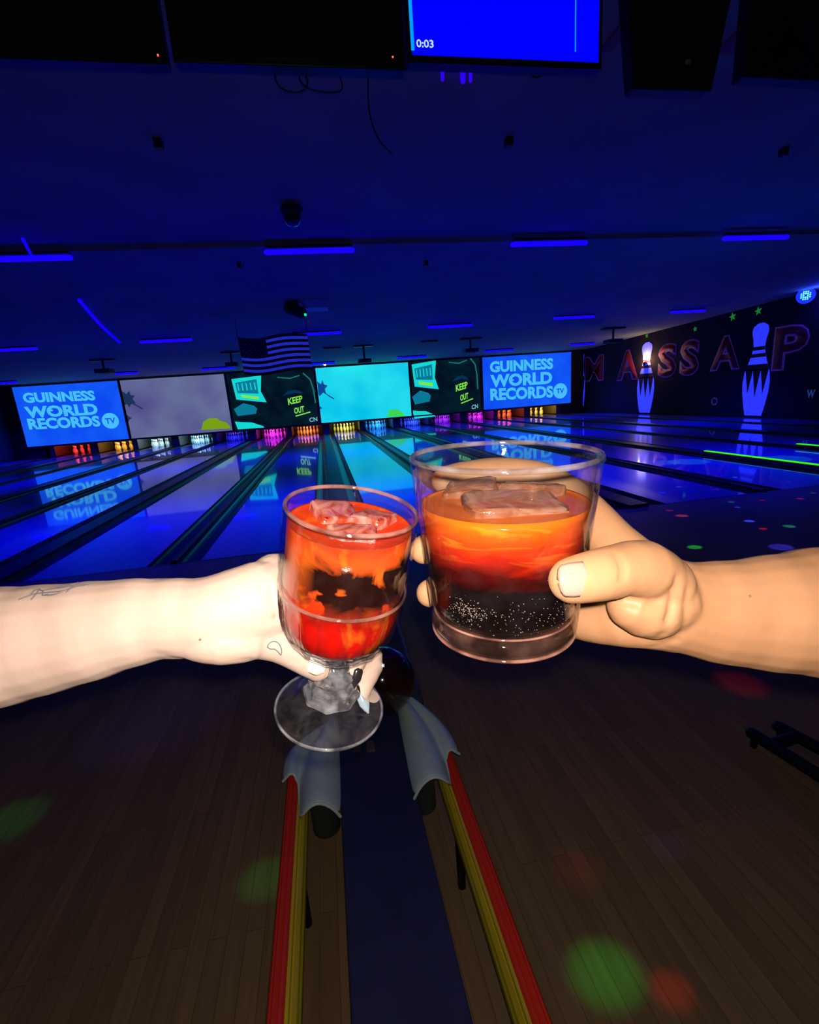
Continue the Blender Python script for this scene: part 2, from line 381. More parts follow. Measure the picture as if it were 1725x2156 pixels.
for j in range(-7, 7):
    x = lanec(j); q = 0
    for row in range(4):
        for c in range(row+1):
            px = x+(c-row/2)*.3048; py = 18.29+row*.264
            if pin0 is None:
                o = MB().lathe(PIN, 20).build('bowling_pin', M['pin'], smooth=True); pin0 = o
                s = MB()
                for zc in (.262, .286): s.lathe([(.0240, zc-.006), (.0252, zc-.006), (.0252, zc+.006), (.0240, zc+.006)], 20)
                st = s.build('neck_stripe', M['pinred']); st.parent = o; stripe = st
            else:
                o = pin0.copy(); COL.objects.link(o); st = stripe.copy(); COL.objects.link(st); st.parent = o
            o.location = (px, py, 0)
            tag(o, 'bowling pin in the %s rack, %s' % (wordcol[j], posn[q]), 'bowling pin', 'pins in the %s rack' % wordcol[j].split(',')[0]); q += 1
    l = light('pin_lamp', 'AREA', (x, 17.96, .60), power[j]*4, deckcol[j], shape='RECTANGLE', size=.9, size_y=.05); aim(l, (x, 18.7, .12))
    bk = MB().box(x-.7, x+.7, 19.55, 19.6, -.12, 1.0).build('pit_curtain', mat('curtain_%s' % wordcol[j].split(',')[0].replace(' ', '_'), (.02,.02,.02), .8))
    tag(bk, 'dark rear curtain behind the pins of the %s rack' % wordcol[j], 'curtain', 'pit curtains')
M['kick'] = mat('kickback_board', (.10,.09,.08), .6)
for k in range(-7, 8):
    x = lanec(k)-((WIDE if k % 2 == 0 else NARR)/2)
    w = .1 if k % 2 else .16
    o = MB().box(x-w, x+w, 17.95, 19.5, .03, .46).build('kickback', M['kick'])
    tag(o, 'dark side board between pin racks, %s' % ('behind the middle gutter' if k == 0 else '%s one to the %s of the middle gutter' % (['','first','second','third','fourth','fifth','sixth','last'][abs(k)], 'right' if k > 0 else 'left')), 'side board', 'side boards between the pin racks')
for sx, j in ((1, 7), (-1, -8)):
    o = MB().box(lanec(j)-.65, lanec(j)+.55, 17.9, 18.0, .02, 2.97).build('end_panel', M['black'])
    tag(o, 'black panel closing the last lane at the far %s' % ('right' if sx > 0 else 'left'), 'panel')

# ------------------------------------------------------------------ ceiling fixtures
M['fix'] = mat('fixture_housing', (.02,.02,.03), .6)
tubes = [(560,533,742,532),(1078,520,1236,513),(1524,506,1658,502),(-70,551,150,547),(297,722,403,717),(617,706,717,703),(903,691,993,686),(1168,672,1250,668),(1411,660,1486,655),(-30,741,78,736),
         (425,779,495,776),(640,768,705,766),(838,755,898,752),(1022,741,1080,738),(1200,728,1254,724),(245,789,290,786),(-20,809,38,806)]
places = ['above the middle, front row', 'front row, second from the right', 'front row at the far right', 'front row at the far left edge', 'second row, left of the flag', 'second row, just above the flag\'s right corner',
          'second row, above the right cartoon screen', 'second row, above the right blue screen', 'second row at the far right by the mural', 'second row at the left edge', 'last row, left of the flag', 'last row, right of the flag',
          'last row, over the cyan and cartoon screens', 'last row, over the left corner of the right blue screen', 'last row, at the right end above the mural letter M', 'last row, over the left blue screen', 'last row, at the left edge']
for (u0, v0, u1, v1), pl in zip(tubes, places):
    a = at_ceiling(u0, v0, .09); b = at_ceiling(u1, v1, .09); y = (a.y+b.y)/2
    cx = (a.x+b.x)/2; z = ceil_z(y)-.07; L = abs(b.x-a.x)/2; far = y > 12; r = .030 if not far else .028
    t = empty('blacklight_tube', (cx, y, ceil_z(y)))
    tag(t, 'glowing violet blue ceiling tube, '+pl, 'ceiling light', 'ultraviolet tubes on the ceiling')
    MB().tube([(cx-L, y, z), (cx+L, y, z)], r, 12).build('lamp_tube', M['tube'], t, smooth=True)
    l = light('tube_light', 'AREA', (cx, y, z-r-.01), 105, (.002,.0,1), shape='RECTANGLE', size=2*L, size_y=.05, spread=math.radians(102))
    MB().box(cx-L, cx+L, y-.04, y+.04, z+r+.004, ceil_z(y)+.001).build('housing', M['fix'], t)
def strip(u0, v0, u1, v1, label, n=8, sag=0, r=.02):
    pts = []
    for i in range(n+1):
        s = i/n; u = u0+(u1-u0)*s; v = v0+(v1-v0)*s + sag*math.sin(PI*s); pts.append(at_ceiling(u, v, .05))
    o = MB().tube(pts, r, 8).build('glow_strip', emis('strip_blue', (.006,0,1), 1.0), smooth=True)
    tag(o, label, 'light strip', 'blue strips on the ceiling')
strip(48,503,70,545, 'short slanting blue strip above the front left tube', r=.018)
strip(167,632,252,721, 'long slanting blue strip on the ceiling at the left', sag=5, r=.03)

# dome camera
p = at_ceiling(613, 437, 0)
t = empty('dome_camera', p); tag(t, 'round black dome camera on the ceiling above the middle tube', 'security camera')
MB().lathe([(0,0),(.12,0),(.12,-.05),(.1,-.07)], 32, Matrix.Translation(p)).build('base_ring', M['fix'], t, smooth=True)
MB().lathe([(.1,-.06),(.1,-.10),(.085,-.14),(.055,-.175),(0,-.19)], 32, Matrix.Translation(p)).build('dome', mat('smoked_dome', (.01,.01,.015), .05, coat=1), t, smooth=True)
# projector with green lamp
p = at_ceiling(622, 632, 0); t = empty('spotlight', p); tag(t, 'black ceiling spotlight with a tiny green lamp, above the flag', 'spotlight')
MB().tube([p, p+Vector((0,0,-.15))], .04, 12).build('stem', M['black'], t)
MB().tube([p+Vector((-.12,.1,-.12)), p+Vector((.1,-.1,-.26))], [.13,.10], 16).build('lamp_body', M['black'], t, smooth=True)
g = p+Vector((.16,-.2,-.30)); MB().tube([g, g+Vector((.0,-.01,-.01))], .022, 8).build('indicator_lamp', emis('green_led', (.0,1,.5), 1.5), t)
p = at_ceiling(662, 634, 0); o = MB().box(p.x-.25, p.x+.25, p.y-.2, p.y+.2, p.z-.16, p.z-.001).build('junction_box', mat('box_grey', (.45,.45,.5), .6)); tag(o, 'pale box on the ceiling right of the black spotlight', 'box')
# projector mounts
def projector(u, v0, v1, w, label, yy=None, body=True):
    y = at_ceiling(u, v0, .0).y; y = min(y, 16.6); a = at_y(u, v0, y); b = at_y(u, v1, y); top = ceil_z(y)
    t = empty('projector', (a.x, y, top)); tag(t, label, 'projector', 'projectors hanging before the screens')
    MB().box(a.x-w, a.x+w, y-.12, y+.12, top-.05, top+.001).build('mounting_plate', M['black'], t)
    zt = min(b.z, top-.25)
    MB().tube([(a.x, y, top-.03), (a.x, y, zt+.1)], .035, 8).build('pole', M['black'], t)
    MB().box(a.x-w*.65, a.x+w*.65, y-.2, y+.2, zt, zt+.12).build('projector_body', M['fix'], t, bevel=.01)
    MB().tube([(a.x+.05, y+.2, zt+.06), (a.x+.05, y+.24, zt+.06)], .04, 12).build('lens', M['black_gloss'], t)
for u, v0, v1, w, l in ((215,757,786,.33,'black projector on a ceiling pole over the left blue screen'), (485,741,772,.28,'black projector partly hidden by the left side of the flag'),
                        (765,727,764,.33,'black projector hanging over the cyan screen'), (990,712,742,.36,'black projector hanging over the right cartoon screen'),
                        (1292,690,722,.4,'black projector hanging before the mural letter A')):
    projector(u, v0, v1, w, l)
# thin dark bars on the ceiling
for u, v, w, l in ((700,731,.3,'thin black bar on the ceiling right of the flag'), (905,717,.28,'thin black bar on the ceiling above the right cartoon screen'), (1071,290,.03,'small black sensor on the near ceiling at the right'), (332,293,.03,'small black sensor on the near ceiling at the left'), (1651,312,.03,'small black sensor on the near ceiling by the speaker'), (897,549,.03,'small black sensor on the ceiling between two front tubes'), (503,553,.03,'small black sensor on the ceiling left of the middle tube')):
    if v < 400: p = at_z(u, v, 3.52)
    else: p = at_ceiling(u, v)
    o = MB().box(p.x-w, p.x+w, p.y-.03, p.y+.03, p.z-.07 if w < .1 else p.z-.05, p.z+.001).build('ceiling_bar' if w > .1 else 'ceiling_sensor', M['black']); tag(o, l, 'ceiling bar' if w > .1 else 'sensor')
# warm star-like lamp above the cyan screen
p = at_y(684, 767, 17.2); o = MB().tube([p, p+Vector((0,0,.01))], .06, 12).build('lamp_bulb', emis('warm_bulb', (1,.75,.45), 4), smooth=True); tag(o, 'small warm bright bulb above the left corner of the cyan screen', 'lamp')
p = at_y(927, 738, 17.3); o = MB().prism([p+Vector((-.16,0,-.12)), p+Vector((.16,0,-.12)), p+Vector((.03,0,.2))], (0,.1,0)).build('light_cone', emis('blue_cone', (.01,0,1), 1)); tag(o, 'small glowing blue cone above the right cartoon screen', 'lamp')
p = at_y(303, 773, 17.0); o = MB().tube([p+Vector((-.08,0,0)), p+Vector((.08,0,-.02))], .05, 12).build('lamp_bulb', emis('blue_blob', (.03,0,1), 1), smooth=True); tag(o, 'small glowing blue lamp above the grey screen', 'lamp')

# flag
p0 = at_y(500, 709, 6.9); p1 = at_y(629, 711, 6.9); FH = .80; FWD = 1.52
t = empty('flag', (p0.x, 6.9, p0.z)); tag(t, 'striped flag with stars hanging from the ceiling above the screens', 'flag')
def fm(a, b, lift=0):
    wv = .045*math.sin(a*9+b*2)*(.3+a); return Vector((p0.x+FWD*a+.03*b, 6.9+wv-lift, p0.z-.02*a-FH*b-.03*math.sin(a*PI*1.5+.3)-.02*math.sin(a*7)))
W_ = mat('flag_white', (.8,.8,.85), .8, emit=(.03,.05,.9), es=.35); R_ = mat('flag_red', (.20,.01,.015), .8); B_ = mat('flag_blue', (.01,.008,.05), .8)  # white stripes carry their own glow in place of blacklight
def flagpatch(a0, a1, b0, b1, m, nm, lift=0):
    n = max(4, int(26*(a1-a0))); k = 3
    o = MB().grid([[fm(a0+(a1-a0)*i/n, b0+(b1-b0)*q/k, lift) for i in range(n+1)] for q in range(k+1)]).build(nm, m, t, smooth=True)
    md = o.modifiers.new('t', 'SOLIDIFY'); md.thickness = .003
for i in range(13):
    flagpatch(.39 if i < 7 else 0, 1, i/13, (i+1)/13, R_ if i % 2 == 0 else W_, 'stripe')
flagpatch(0, .39, 0, 7/13, B_, 'canton')
mb = MB()
for r in range(9):
    for c in range(6 if r % 2 == 0 else 5):
        q = fm(.035+(c+(0 if r % 2 == 0 else .5))*.064, (.035+r*.0575), .004)
        pts = [q+Vector((math.sin(k*PI/5)*(.024 if k % 2 == 0 else .01), 0, math.cos(k*PI/5)*(.024 if k % 2 == 0 else .01))) for k in range(10)]
        mb.prism(pts, (0,.001,0))
so = mb.build('stars', mat('flag_star', (.35,.35,.5), .8), t); so['kind'] = 'stuff'
for a in (0, 1):
    q = fm(a, 0); MB().tube([q, (q.x, q.y, ceil_z(q.y))], .006, 6).build('hanging_cord', M['black'], t)

# ------------------------------------------------------------------ mural wall
XW = XR-.002
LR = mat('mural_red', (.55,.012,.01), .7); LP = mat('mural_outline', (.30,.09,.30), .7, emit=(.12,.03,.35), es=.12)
def wall_letter(s, u0, v0, u1, v1, label):
    # u0,v0 lower left ; u1,v1 upper right of the letter on the wall
    a = at_x(u0, v0, XW); b = at_x(u1, v1, XW); h = b.z-a.z
    o = text_mesh('mural_letter', s, LR, None, (Vector((XW-.006, a.y, a.z)), Vector((0, b.y-a.y, 0)), Vector((0,0,h))), bold=.02)
    tag(o, label, 'wall letter', 'letters painted on the right wall')
    e = .05; w = a.y-b.y
    q = text_mesh('letter_outline', s, LP, None, (Vector((XW-.002, a.y+e, a.z-e)), Vector((0, b.y-a.y-2*e, 0)), Vector((0,0,h+2*e))), bold=.055)
    q.parent = o
wall_letter('M', 1233,802, 1271,748, 'dim red letter M beside the right blue screen')
wall_letter('A', 1300,800, 1345,735, 'dim red letter A left of the middle painted pin')
wall_letter('S', 1386,794, 1426,722, 'red letter S, first of two right of the middle painted pin')
wall_letter('S', 1432,790, 1474,714, 'red letter S, second of the pair right of the middle painted pin')
wall_letter('A', 1497,779, 1562,704, 'large red letter A left of the biggest painted pin')
wall_letter('P', 1627,778, 1706,681, 'large red letter P at the right edge of the picture')
PW = mat('mural_white', (.55,.55,.8), .6, emit=(.022,.03,1.0), es=.95); PRD = mat('mural_flame', (.10,.004,.004), .7)  # blacklight glow of the white paint put in as emission
def mural_pin(yc, h, z0, half, label):
    t = empty('mural_pin', (XW, yc, z0)); tag(t, label, 'painted bowling pin', 'bowling pins painted on the right wall')
    prof = [(0,.62),(.1,.78),(.25,.95),(.36,1.0),(.48,.92),(.60,.64),(.66,.52),(.72,.44),(.78,.42),(.84,.48),(.90,.58),(.95,.58),(.985,.45),(1.0,.2)]
    def w(s):
        for (a, b), (c, d) in zip(prof, prof[1:]):
            if a <= s <= c: return half*(b+(d-b)*(s-a)/(c-a))
    def sil(s0, s1, lift, nm, m):
        ss = [s0+(s1-s0)*i/30 for i in range(31)]
        pts = [Vector((XW-lift, yc+w(s), z0+h*s)) for s in ss]+[Vector((XW-lift, yc-w(s), z0+h*s)) for s in reversed(ss)]
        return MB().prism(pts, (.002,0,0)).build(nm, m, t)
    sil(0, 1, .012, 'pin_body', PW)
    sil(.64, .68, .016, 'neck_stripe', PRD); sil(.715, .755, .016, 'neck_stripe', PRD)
    sil(.50, .565, .016, 'flame_band', PRD)
    mb = MB()
    for k in (-1, 0, 1):
        c = yc+k*half*.56; ww = half*.29
        mb.prism([Vector((XW-.016, c-ww, z0+h*.51)), Vector((XW-.016, c+ww, z0+h*.51)), Vector((XW-.016, c, z0+h*(.20 if k == 0 else .24)))], (.002,0,0))
    mb.build('flames', PRD, t)
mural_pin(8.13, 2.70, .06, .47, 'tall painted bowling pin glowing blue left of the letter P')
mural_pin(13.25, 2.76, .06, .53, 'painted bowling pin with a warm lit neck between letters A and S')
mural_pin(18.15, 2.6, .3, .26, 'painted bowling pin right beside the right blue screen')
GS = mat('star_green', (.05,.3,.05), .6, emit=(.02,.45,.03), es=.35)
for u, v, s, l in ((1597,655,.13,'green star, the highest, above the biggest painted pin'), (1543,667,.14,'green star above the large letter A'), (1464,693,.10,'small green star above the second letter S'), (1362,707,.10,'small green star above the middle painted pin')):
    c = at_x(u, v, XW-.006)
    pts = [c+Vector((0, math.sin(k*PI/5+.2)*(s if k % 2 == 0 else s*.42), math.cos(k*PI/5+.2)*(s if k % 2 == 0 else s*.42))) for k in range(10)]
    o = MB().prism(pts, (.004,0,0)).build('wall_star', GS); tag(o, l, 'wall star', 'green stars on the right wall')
c = at_x(1505, 845, XW-.004); o = MB().lathe([(.09,0),(.13,0),(.13,.01),(.09,.01),(.09,0)], 24, Matrix.Translation(c) @ Matrix.Rotation(-PI/2, 4, 'Y')).build('wall_ring', mat('ring_grey', (.2,.25,.3), .6, emit=(.02,.03,.06), es=.3)); tag(o, 'small grey ring mark low on the right wall', 'wall mark')
a = at_x(1699, 838, XW); b = at_x(1718, 820, XW)
o = text_mesh('wall_mark', 'W', mat('mark_blue', (.2,.3,.5), .6, emit=(.02,.05,.12), es=.6), None, (Vector((XW-.006, a.y, a.z)), Vector((0, b.y-a.y, 0)), Vector((0,0,b.z-a.z)))); tag(o, 'small pale letter W low on the wall under the letter P', 'wall mark')
# little up-light at the painted pin's neck, blue stage light
c = at_x(1357, 762, XW-.12)
t = empty('wall_uplight', c); tag(t, 'small warm up light fixed at the neck of the middle painted pin', 'wall light')
MB().tube([c+Vector((0,0,-.10)), c+Vector((0,0,-.02))], .05, 12).build('lamp_body', M['black'], t, smooth=True)
MB().box(c.x, XR, c.y-.02, c.y+.02, c.z-.07, c.z-.03).build('bracket', M['black'], t)
MB().lathe([(0,0),(.042,0),(.042,.008),(0,.012)], 16, Matrix.Translation(c+Vector((0,0,-.005)))).build('lamp_lens', emis('warm_lens', (1,.7,.4), 6), t)
light('uplight_beam', 'POINT', c+Vector((-.05,0,.06)), 22, (1,.72,.42), shadow_soft_size=.03)
c = at_x(1697, 622, XR-.4)
t = empty('stage_light', c); tag(t, 'bright blue stage light high on the right wall', 'stage light')
f = (CAM-c).normalized(); rot = f.to_track_quat('Z', 'Y').to_matrix().to_4x4(); MT = Matrix.Translation(c) @ rot
MB().lathe([(.0,-.3),(.14,-.3),(.22,-.05),(.22,.0),(.20,.0)], 24, MT).build('lamp_body', M['black'], t, smooth=True)
MB().lathe([(0,.004),(.20,.0),(.20,-.02),(0,-.02)], 24, MT).build('lamp_lens', emis('blue_lens', (.004,.012,1), 3), t)
mb = MB()
for i in range(-2, 3):
    for k in range(-2, 3):
        if abs(i)+abs(k) < 4: mb.lathe([(0,.018),(.017,.012),(.017,.0),(0,.0)], 10, MT @ Matrix.Translation((i*.045, k*.045, .003)))
mb.build('led_cluster', emis('cyan_led', (.1,.9,1), 3), t)
MB().tube([c, (c.x+.1, c.y, ceil_z(c.y))], .025, 8).build('bracket', M['black'], t)
light('stage_glow', 'POINT', c+Vector((-.05,-.4,-.05)), 30, (.01,.02,1), shadow_soft_size=.08)

# ------------------------------------------------------------------ disco spots
M['disc'] = M['black']
dl = Vector((5.2, -1.2, 3.30)); t = empty('disco_light', (dl.x, dl.y, 3.52)); tag(t, 'black disco light hanging from the ceiling above the approach', 'disco light')
MB().tube([dl+Vector((0,0,.22)), dl+Vector((0,0,.08))], .02, 8).build('stem', M['black'], t)
MB().lathe([(0,.10),(.09,.10),(.11,.0),(0,.0)], 20, Matrix.Translation(dl)).build('housing', M['black'], t, smooth=True)
DOTS = [(1463,1152,28,(.02,1,.15),30), (1607,1113,17,(1,.01,.03),24), (1578,1097,22,(.01,.03,1),50), (1662,1108,26,(.02,.5,.6),14), (1436,1086,26,(1,.15,.03),16), (1410,1075,16,(1,.02,.05),12),
        (1540,1057,14,(.02,1,.2),16), (1553,1068,12,(.02,.02,1),30), (1605,1053,14,(1,.02,.1),9), (1686,1050,17,(1,.01,.04),14), (1712,1038,12,(.02,.8,.2),10), (1430,1025,9,(.02,.8,.7),14), (1300,1011,12,(1,.02,.2),9),
        (1510,1030,16,(1,.02,.2),9), (1548,1005,10,(.05,.5,1),14), (1577,1002,9,(1,.1,.3),9), (1395,1037,14,(.02,.03,1),30), (1660,1014,12,(1,.1,.3),9), (1300,1040,20,(.02,.5,.4),6), (1645,1152,50,(.02,.02,1),14)]
for u, v, r, c, pw in DOTS:
    q = at_z(u, v, 0); d = (q-dl).length; rw = abs(at_z(u+r*.5, v, 0).x-at_z(u-r*.5, v, 0).x)*.6
    l = light('disco_beam', 'SPOT', dl+Vector((0,0,-.03)), pw*22*(5 if c[2] > .9 else 2.5 if c[2] > .4 else 1)*(d/4)**2, c, spot_size=2*math.atan(rw/d), spot_blend=.6, shadow_soft_size=.004); aim(l, q)
DLN = (Vector((-2.6, -3.6, 3.2)), Vector((2.4, -4.2, 3.2)))
for q_, w_ in zip(DLN, ('left', 'right')):
    t = empty('disco_light', (q_.x, q_.y, 3.52)); tag(t, 'black disco light on the near ceiling, on the %s beside the viewer' % w_, 'disco light')
    MB().tube([q_+Vector((0,0,.34)), q_+Vector((0,0,.10))], .02, 8).build('stem', M['black'], t)
    MB().lathe([(0,.12),(.09,.12),(.11,.03),(0,.03)], 20, Matrix.Translation(q_)).build('housing', M['black'], t, smooth=True)
NEARS = [(1275,2050,85,(.03,1,.12),3.0), (1415,2085,50,(1,.05,.03),1.8), (1560,1440,60,(1,.02,.05),.7), (560,1850,60,(.03,1,.15),1.0), (20,1730,70,(.03,1,.2),.6), (1410,1780,45,(.15,.08,1),.7), (1215,1830,60,(1,.08,.05),.35), (330,1520,150,(.08,.06,1),.7)]
for u, v, r, c, pw in NEARS:
    dl2 = DLN[0] if u < 800 else DLN[1]
    q = at_z(u, v, 0); d = (q-dl2).length; rw = (at_z(u+r, v, 0)-q).length
    l = light('disco_beam', 'SPOT', dl2, pw*60, c, spot_size=2*math.atan(rw/d), spot_blend=1.0, shadow_soft_size=.01); aim(l, q)
# teal patches over the right lanes and bumper rails whose green light is painted as emission
for (u, v, r, pw) in ((1450,972,60,10), (1400,974,45,8), (1650,966,80,9)):
    q = at_z(u, v, 0); s = Vector((q.x, q.y, 3.2)); rw = abs(at_z(u+r, v, 0).x-at_z(u-r, v, 0).x)/2
    l = light('teal_beam', 'SPOT', s, pw*22, (.01,1,.75), spot_size=2*math.atan(rw/3.2), spot_blend=.15, shadow_soft_size=.004); aim(l, q)
GR = emis('green_rail_glow', (.05,1,.0), .9)
for (u0, v0, u1, v1), lab in (((1476,950,1712,990), 'bumper rail with painted green glow along the fourth gutter divider on the right'), ((1692,933,1790,947), 'short bumper rail with painted green glow at the right picture edge')):
    a = at_z(u0, v0, .065); b = at_z(u1, v1, .065); xs_ = 6.62 if u0 < 1600 else 8.28; print('strip', a, b); a.x = b.x = xs_
    t = empty('glow_strip', a); tag(t, lab, 'light strip', 'green strips on the right lanes')
    d = (b-a); n = Vector((-d.y, d.x, 0)).normalized()
    MB().obox((a+b)/2, d/2, n*.03, Vector((0,0,.006))).build('glow_face', GR, t)
    MB().obox((a+b)/2-Vector((0,0,.020)), d/2, n*.05, Vector((0,0,.014))).build('rail_body', mat('rail_green', (.02,.2,.02), .4), t)

# ------------------------------------------------------------------ overhead monitors, speakers, cables
YM = -2.35
BZ = mat('monitor_bezel', (.005,.005,.007), .3)
SB = emis('monitor_blue', (.0,.0,1.0), 1.0); SC = emis('monitor_edge', (.0,.35,1), 1.0); SWH = emis('monitor_text', (.5,.75,1), 1.0)
def monitor(x0, x1, z0, z1, lit, label):
    t = empty('monitor', ((x0+x1)/2, YM+.05, z0)); tag(t, label, 'monitor', 'monitors in a row overhead')
    MB().box(x0, x1, YM, YM+.06, z0, z1).build('monitor_case', BZ, t, bevel=.004)
    b = .018
    MB().box(x0+b, x1-b, YM-.002, YM+.001, z0+b*1.3, z1-b).build('screen_panel', SB if lit else mat('screen_off', (.003,.003,.005), .2), t)
    MB().tube([((x0+x1)/2, YM+.06, z1-.1), ((x0+x1)/2, YM+.12, z1-.1), ((x0+x1)/2, YM+.12, 3.52)], .02, 10).build('ceiling_bracket', M['black'], t)
    return t
a = at_y(858, 0, YM); b = at_y(1262, 0, YM); zb = at_y(1060, 137, YM).z; H = .47
def mx(u, v): return at_y(u, v, YM)
mx0, mx1 = mx(860, 120).x, mx(1268, 120).x
tm = monitor(mx0, mx1, zb, zb+H, True, 'overhead monitor with a bright blue screen showing 0:03')
Wm = mx1-mx0
q0 = mx(868, 107); q1 = mx(1246, 120)
MB().box(q0.x-.004, q0.x+.010, YM-.004, YM-.002, q0.z, zb+H-.02).build('picture_edge', SC, tm)
q = mx(1211, 110); MB().box(q.x-.002, q.x+.002, YM-.004, YM-.002, q.z, zb+H-.02).build('picture_line', SC, tm)
a = mx(877, 101); b = mx(913, 101)
text_mesh('lettering', '0:03', SWH, tm, (Vector((a.x, YM-.004, a.z)), Vector((b.x-a.x,0,0)), Vector((0,0,(b.x-a.x)*.38))), bold=.02, flat=.001)
q = mx(870, 60)
monitor(mx(366,130).x, mx0-.012, mx(600,138).z, zb+H, False, 'switched off overhead monitor, left of the blue one')
monitor(mx(366,130).x-.012-Wm*1.2, mx(352,130).x, mx(350,134).z, zb+H, False, 'switched off overhead monitor at the top left')
LEDR = emis('red_led', (1,.12,.05), 2)
for u, v, l in ((333,117,'tiny red standby lamp of the top left monitor'), (827,121,'tiny red standby lamp left of the blue monitor')):
    q = mx(u, v); o = MB().box(q.x-.003, q.x+.003, YM-.004, YM-.001, q.z-.003, q.z+.003).build('standby_lamp', LEDR); tag(o, l, 'lamp')
def hang(pts, label, d0, r=.003):
    sp = []
    P3 = [at_y(u, v, d0) for u, v in pts]; n = len(P3)
    for i in range(n-1):
        p0, p1, p2, p3 = P3[max(i-1,0)], P3[i], P3[i+1], P3[min(i+2,n-1)]
        for k in range(6):
            s = k/6; sp.append(.5*((2*p1)+(p2-p0)*s+(2*p0-5*p1+4*p2-p3)*s*s+(3*p1-p0-3*p2+p3)*s**3))
    sp.append(P3[-1])
    o = MB().tube(sp, r, 8).build('cable', M['black'], smooth=True); tag(o, label, 'cable', 'cables hanging from the monitors')
hang([(582,130),(578,150),(584,175),(605,192),(635,192),(648,175),(640,152),(634,135)], 'black cable loop under the dark middle monitor, left loop', YM+.08)
hang([(650,135),(632,150),(634,172),(655,188),(690,194),(718,190),(719,170),(706,145),(700,130)], 'black cable loop under the dark middle monitor, right loop', YM+.10)
hang([(778,130),(775,180),(779,240),(796,290),(825,324)], 'single black cable dangling down below the monitors', YM+.08)
hang([(1112,130),(1116,155),(1132,163),(1142,150),(1144,130)], 'tiny black cable loop under the blue monitor', YM+.08)
VS = emis('violet_bar', (.03,0,1), 1.0)
for u, v0, v1, w, l in ((932,143,167,.012,'short violet lamp bar under the blue monitor, left one'), (975,145,170,.018,'short violet lamp bar under the blue monitor, middle one'), (991,146,170,.012,'short violet lamp bar under the blue monitor, right one')):
    a = at_z(u, v0, 3.49); b = at_z(u, v1, 3.49)
    o = MB().tube([a, b], w, 8).build('lamp_bar', VS, smooth=True); tag(o, l, 'lamp', 'violet lamp bars on the near ceiling')
def hangbox(us, ys, dep, name, label, m):
    q = [at_y(u, v, ys) for u, v in us]; t = empty(name, (sum(p.x for p in q)/4, ys, q[0].z)); tag(t, label, 'speaker')
    MB().prism(q, (0, dep, 0)).build('cabinet', m, t, bevel=.01)
    xa = sum(p.x for p in q)/4; MB().tube([(xa, ys+dep/2, max(p.z for p in q)-.02), (xa, ys+dep/2, 3.52)], .02, 8).build('bracket', m, t)
    return t, q
t, q = hangbox([(1336,186),(1500,190),(1545,-20),(1322,-40)], -2.0, .09, 'hanging_speaker', 'black hanging speaker right of the blue monitor', M['black'])
c = at_y(1447, 130, -2.006); MB().tube([c, c+Vector((.01,0,0))], .012, 8).build('badge', mat('badge_grey', (.3,.3,.32), .4), t)
hangbox([(1568,160),(1800,172),(1800,-40),(1588,-50)], -2.0, .09, 'hanging_speaker', 'black hanging speaker at the top right corner', M['black'])
RB = mat('ceiling_strip_red', (.35,.10,.12), .8)
for u0, u1, v0, v1, l in ((1285,1322,30,105,'reddish ceiling strip between the blue monitor and the speaker'), (1540,1575,45,110,'reddish ceiling strip between the two speakers')):
    a = at_z(u0, v1, 3.515); b = at_z(u1, v0, 3.515)
    o = MB().box(min(a.x,b.x), max(a.x,b.x), min(a.y,b.y), max(a.y,b.y), 3.50, 3.521).build('ceiling_strip', RB); tag(o, l, 'ceiling panel')

# ------------------------------------------------------------------ ball return in front of the camera
ZR = .38
RED = mat('rail_red', (.85,.045,.02), .35); YEL = mat('rail_yellow', (.80,.62,.03), .4, noise=(30, (.62,.46,.02), (1,.1,1))); NAVY = mat('navy_top', (.02,.02,.09), .6, noise=(6, (.03,.03,.11)), bump=(200,.3,.001))
GRY = mat('scoop_grey', (.74,.90,.86), .35, noise=(25, (.66,.82,.78))); DK = mat('opening_shade', (.035,.045,.04), .6)
BLK = mat('hood_black', (.012,.012,.016), .35); SLATE = mat('hood_slate', (.06,.07,.085), .4)
tb = empty('ball_return', (-.065, -3.4, 0)); tag(tb, 'ball return with navy centre, red and yellow rails and grey chutes', 'ball return')
def rz(u, v, z=ZR): return at_z(u, v, z)
def rail(side):
    if side < 0: o_, b_, i_ = [ (rz(a,2156).x+rz(c,d).x)/2 for a, c, d in ((557,603,1630),(598,629,1630),(629,647,1630))]
    else: o_, b_, i_ = [ (rz(a,2156).x+rz(c,d).x)/2 for a, c, d in ((1166,969,1620),(1121,940,1620),(1088,924,1620))]
    s = 1 if side > 0 else -1
    y0, y1 = -4.62, (rz(620,1625).y if side < 0 else rz(945,1565).y)
    W = abs(o_-b_); V = abs(b_-i_)
    pr = [(0,-.05),(.0,-.004),(.12,.002),(.30,.004),(.38,-.001),(.46,.003),(.62,.006),(.72,.001),(.80,.004),(.93,-.004),(1.0,-.014),(1.0,-.05)]
    MB().prism([(b_+s*W*a, y0, ZR+b) for a, b in pr], (0, y1-y0, 0)).build('red_rail', RED, tb)
    pr = [(0,-.05),(0,-.003),(.25,-.003),(.33,-.010),(.42,-.012),(.50,-.009),(.78,-.016),(.88,-.024),(1,-.03),(1,-.05)]
    MB().prism([(b_-s*V*a, y0, ZR+b) for a, b in pr], (0, y1-y0, 0)).build('yellow_rail', YEL, tb)
    for yy in (-4.5, -3.62):
        MB().tube([((b_+o_)/2, yy, ZR-.04), ((b_+o_)/2, yy, 0)], .012, 10).build('leg', M['black'], tb)
    return o_, b_, i_, y1
Lr = rail(-1); Rr = rail(1)
cx0 = (rz(738,2156).x+rz(722,1760).x)/2; cx1 = (rz(975,2156).x+rz(900,1700).x)/2
MB().box(cx0, cx1, -4.62, -3.2, ZR-.07, ZR).build('centre_board', NAVY, tb, bevel=.004)
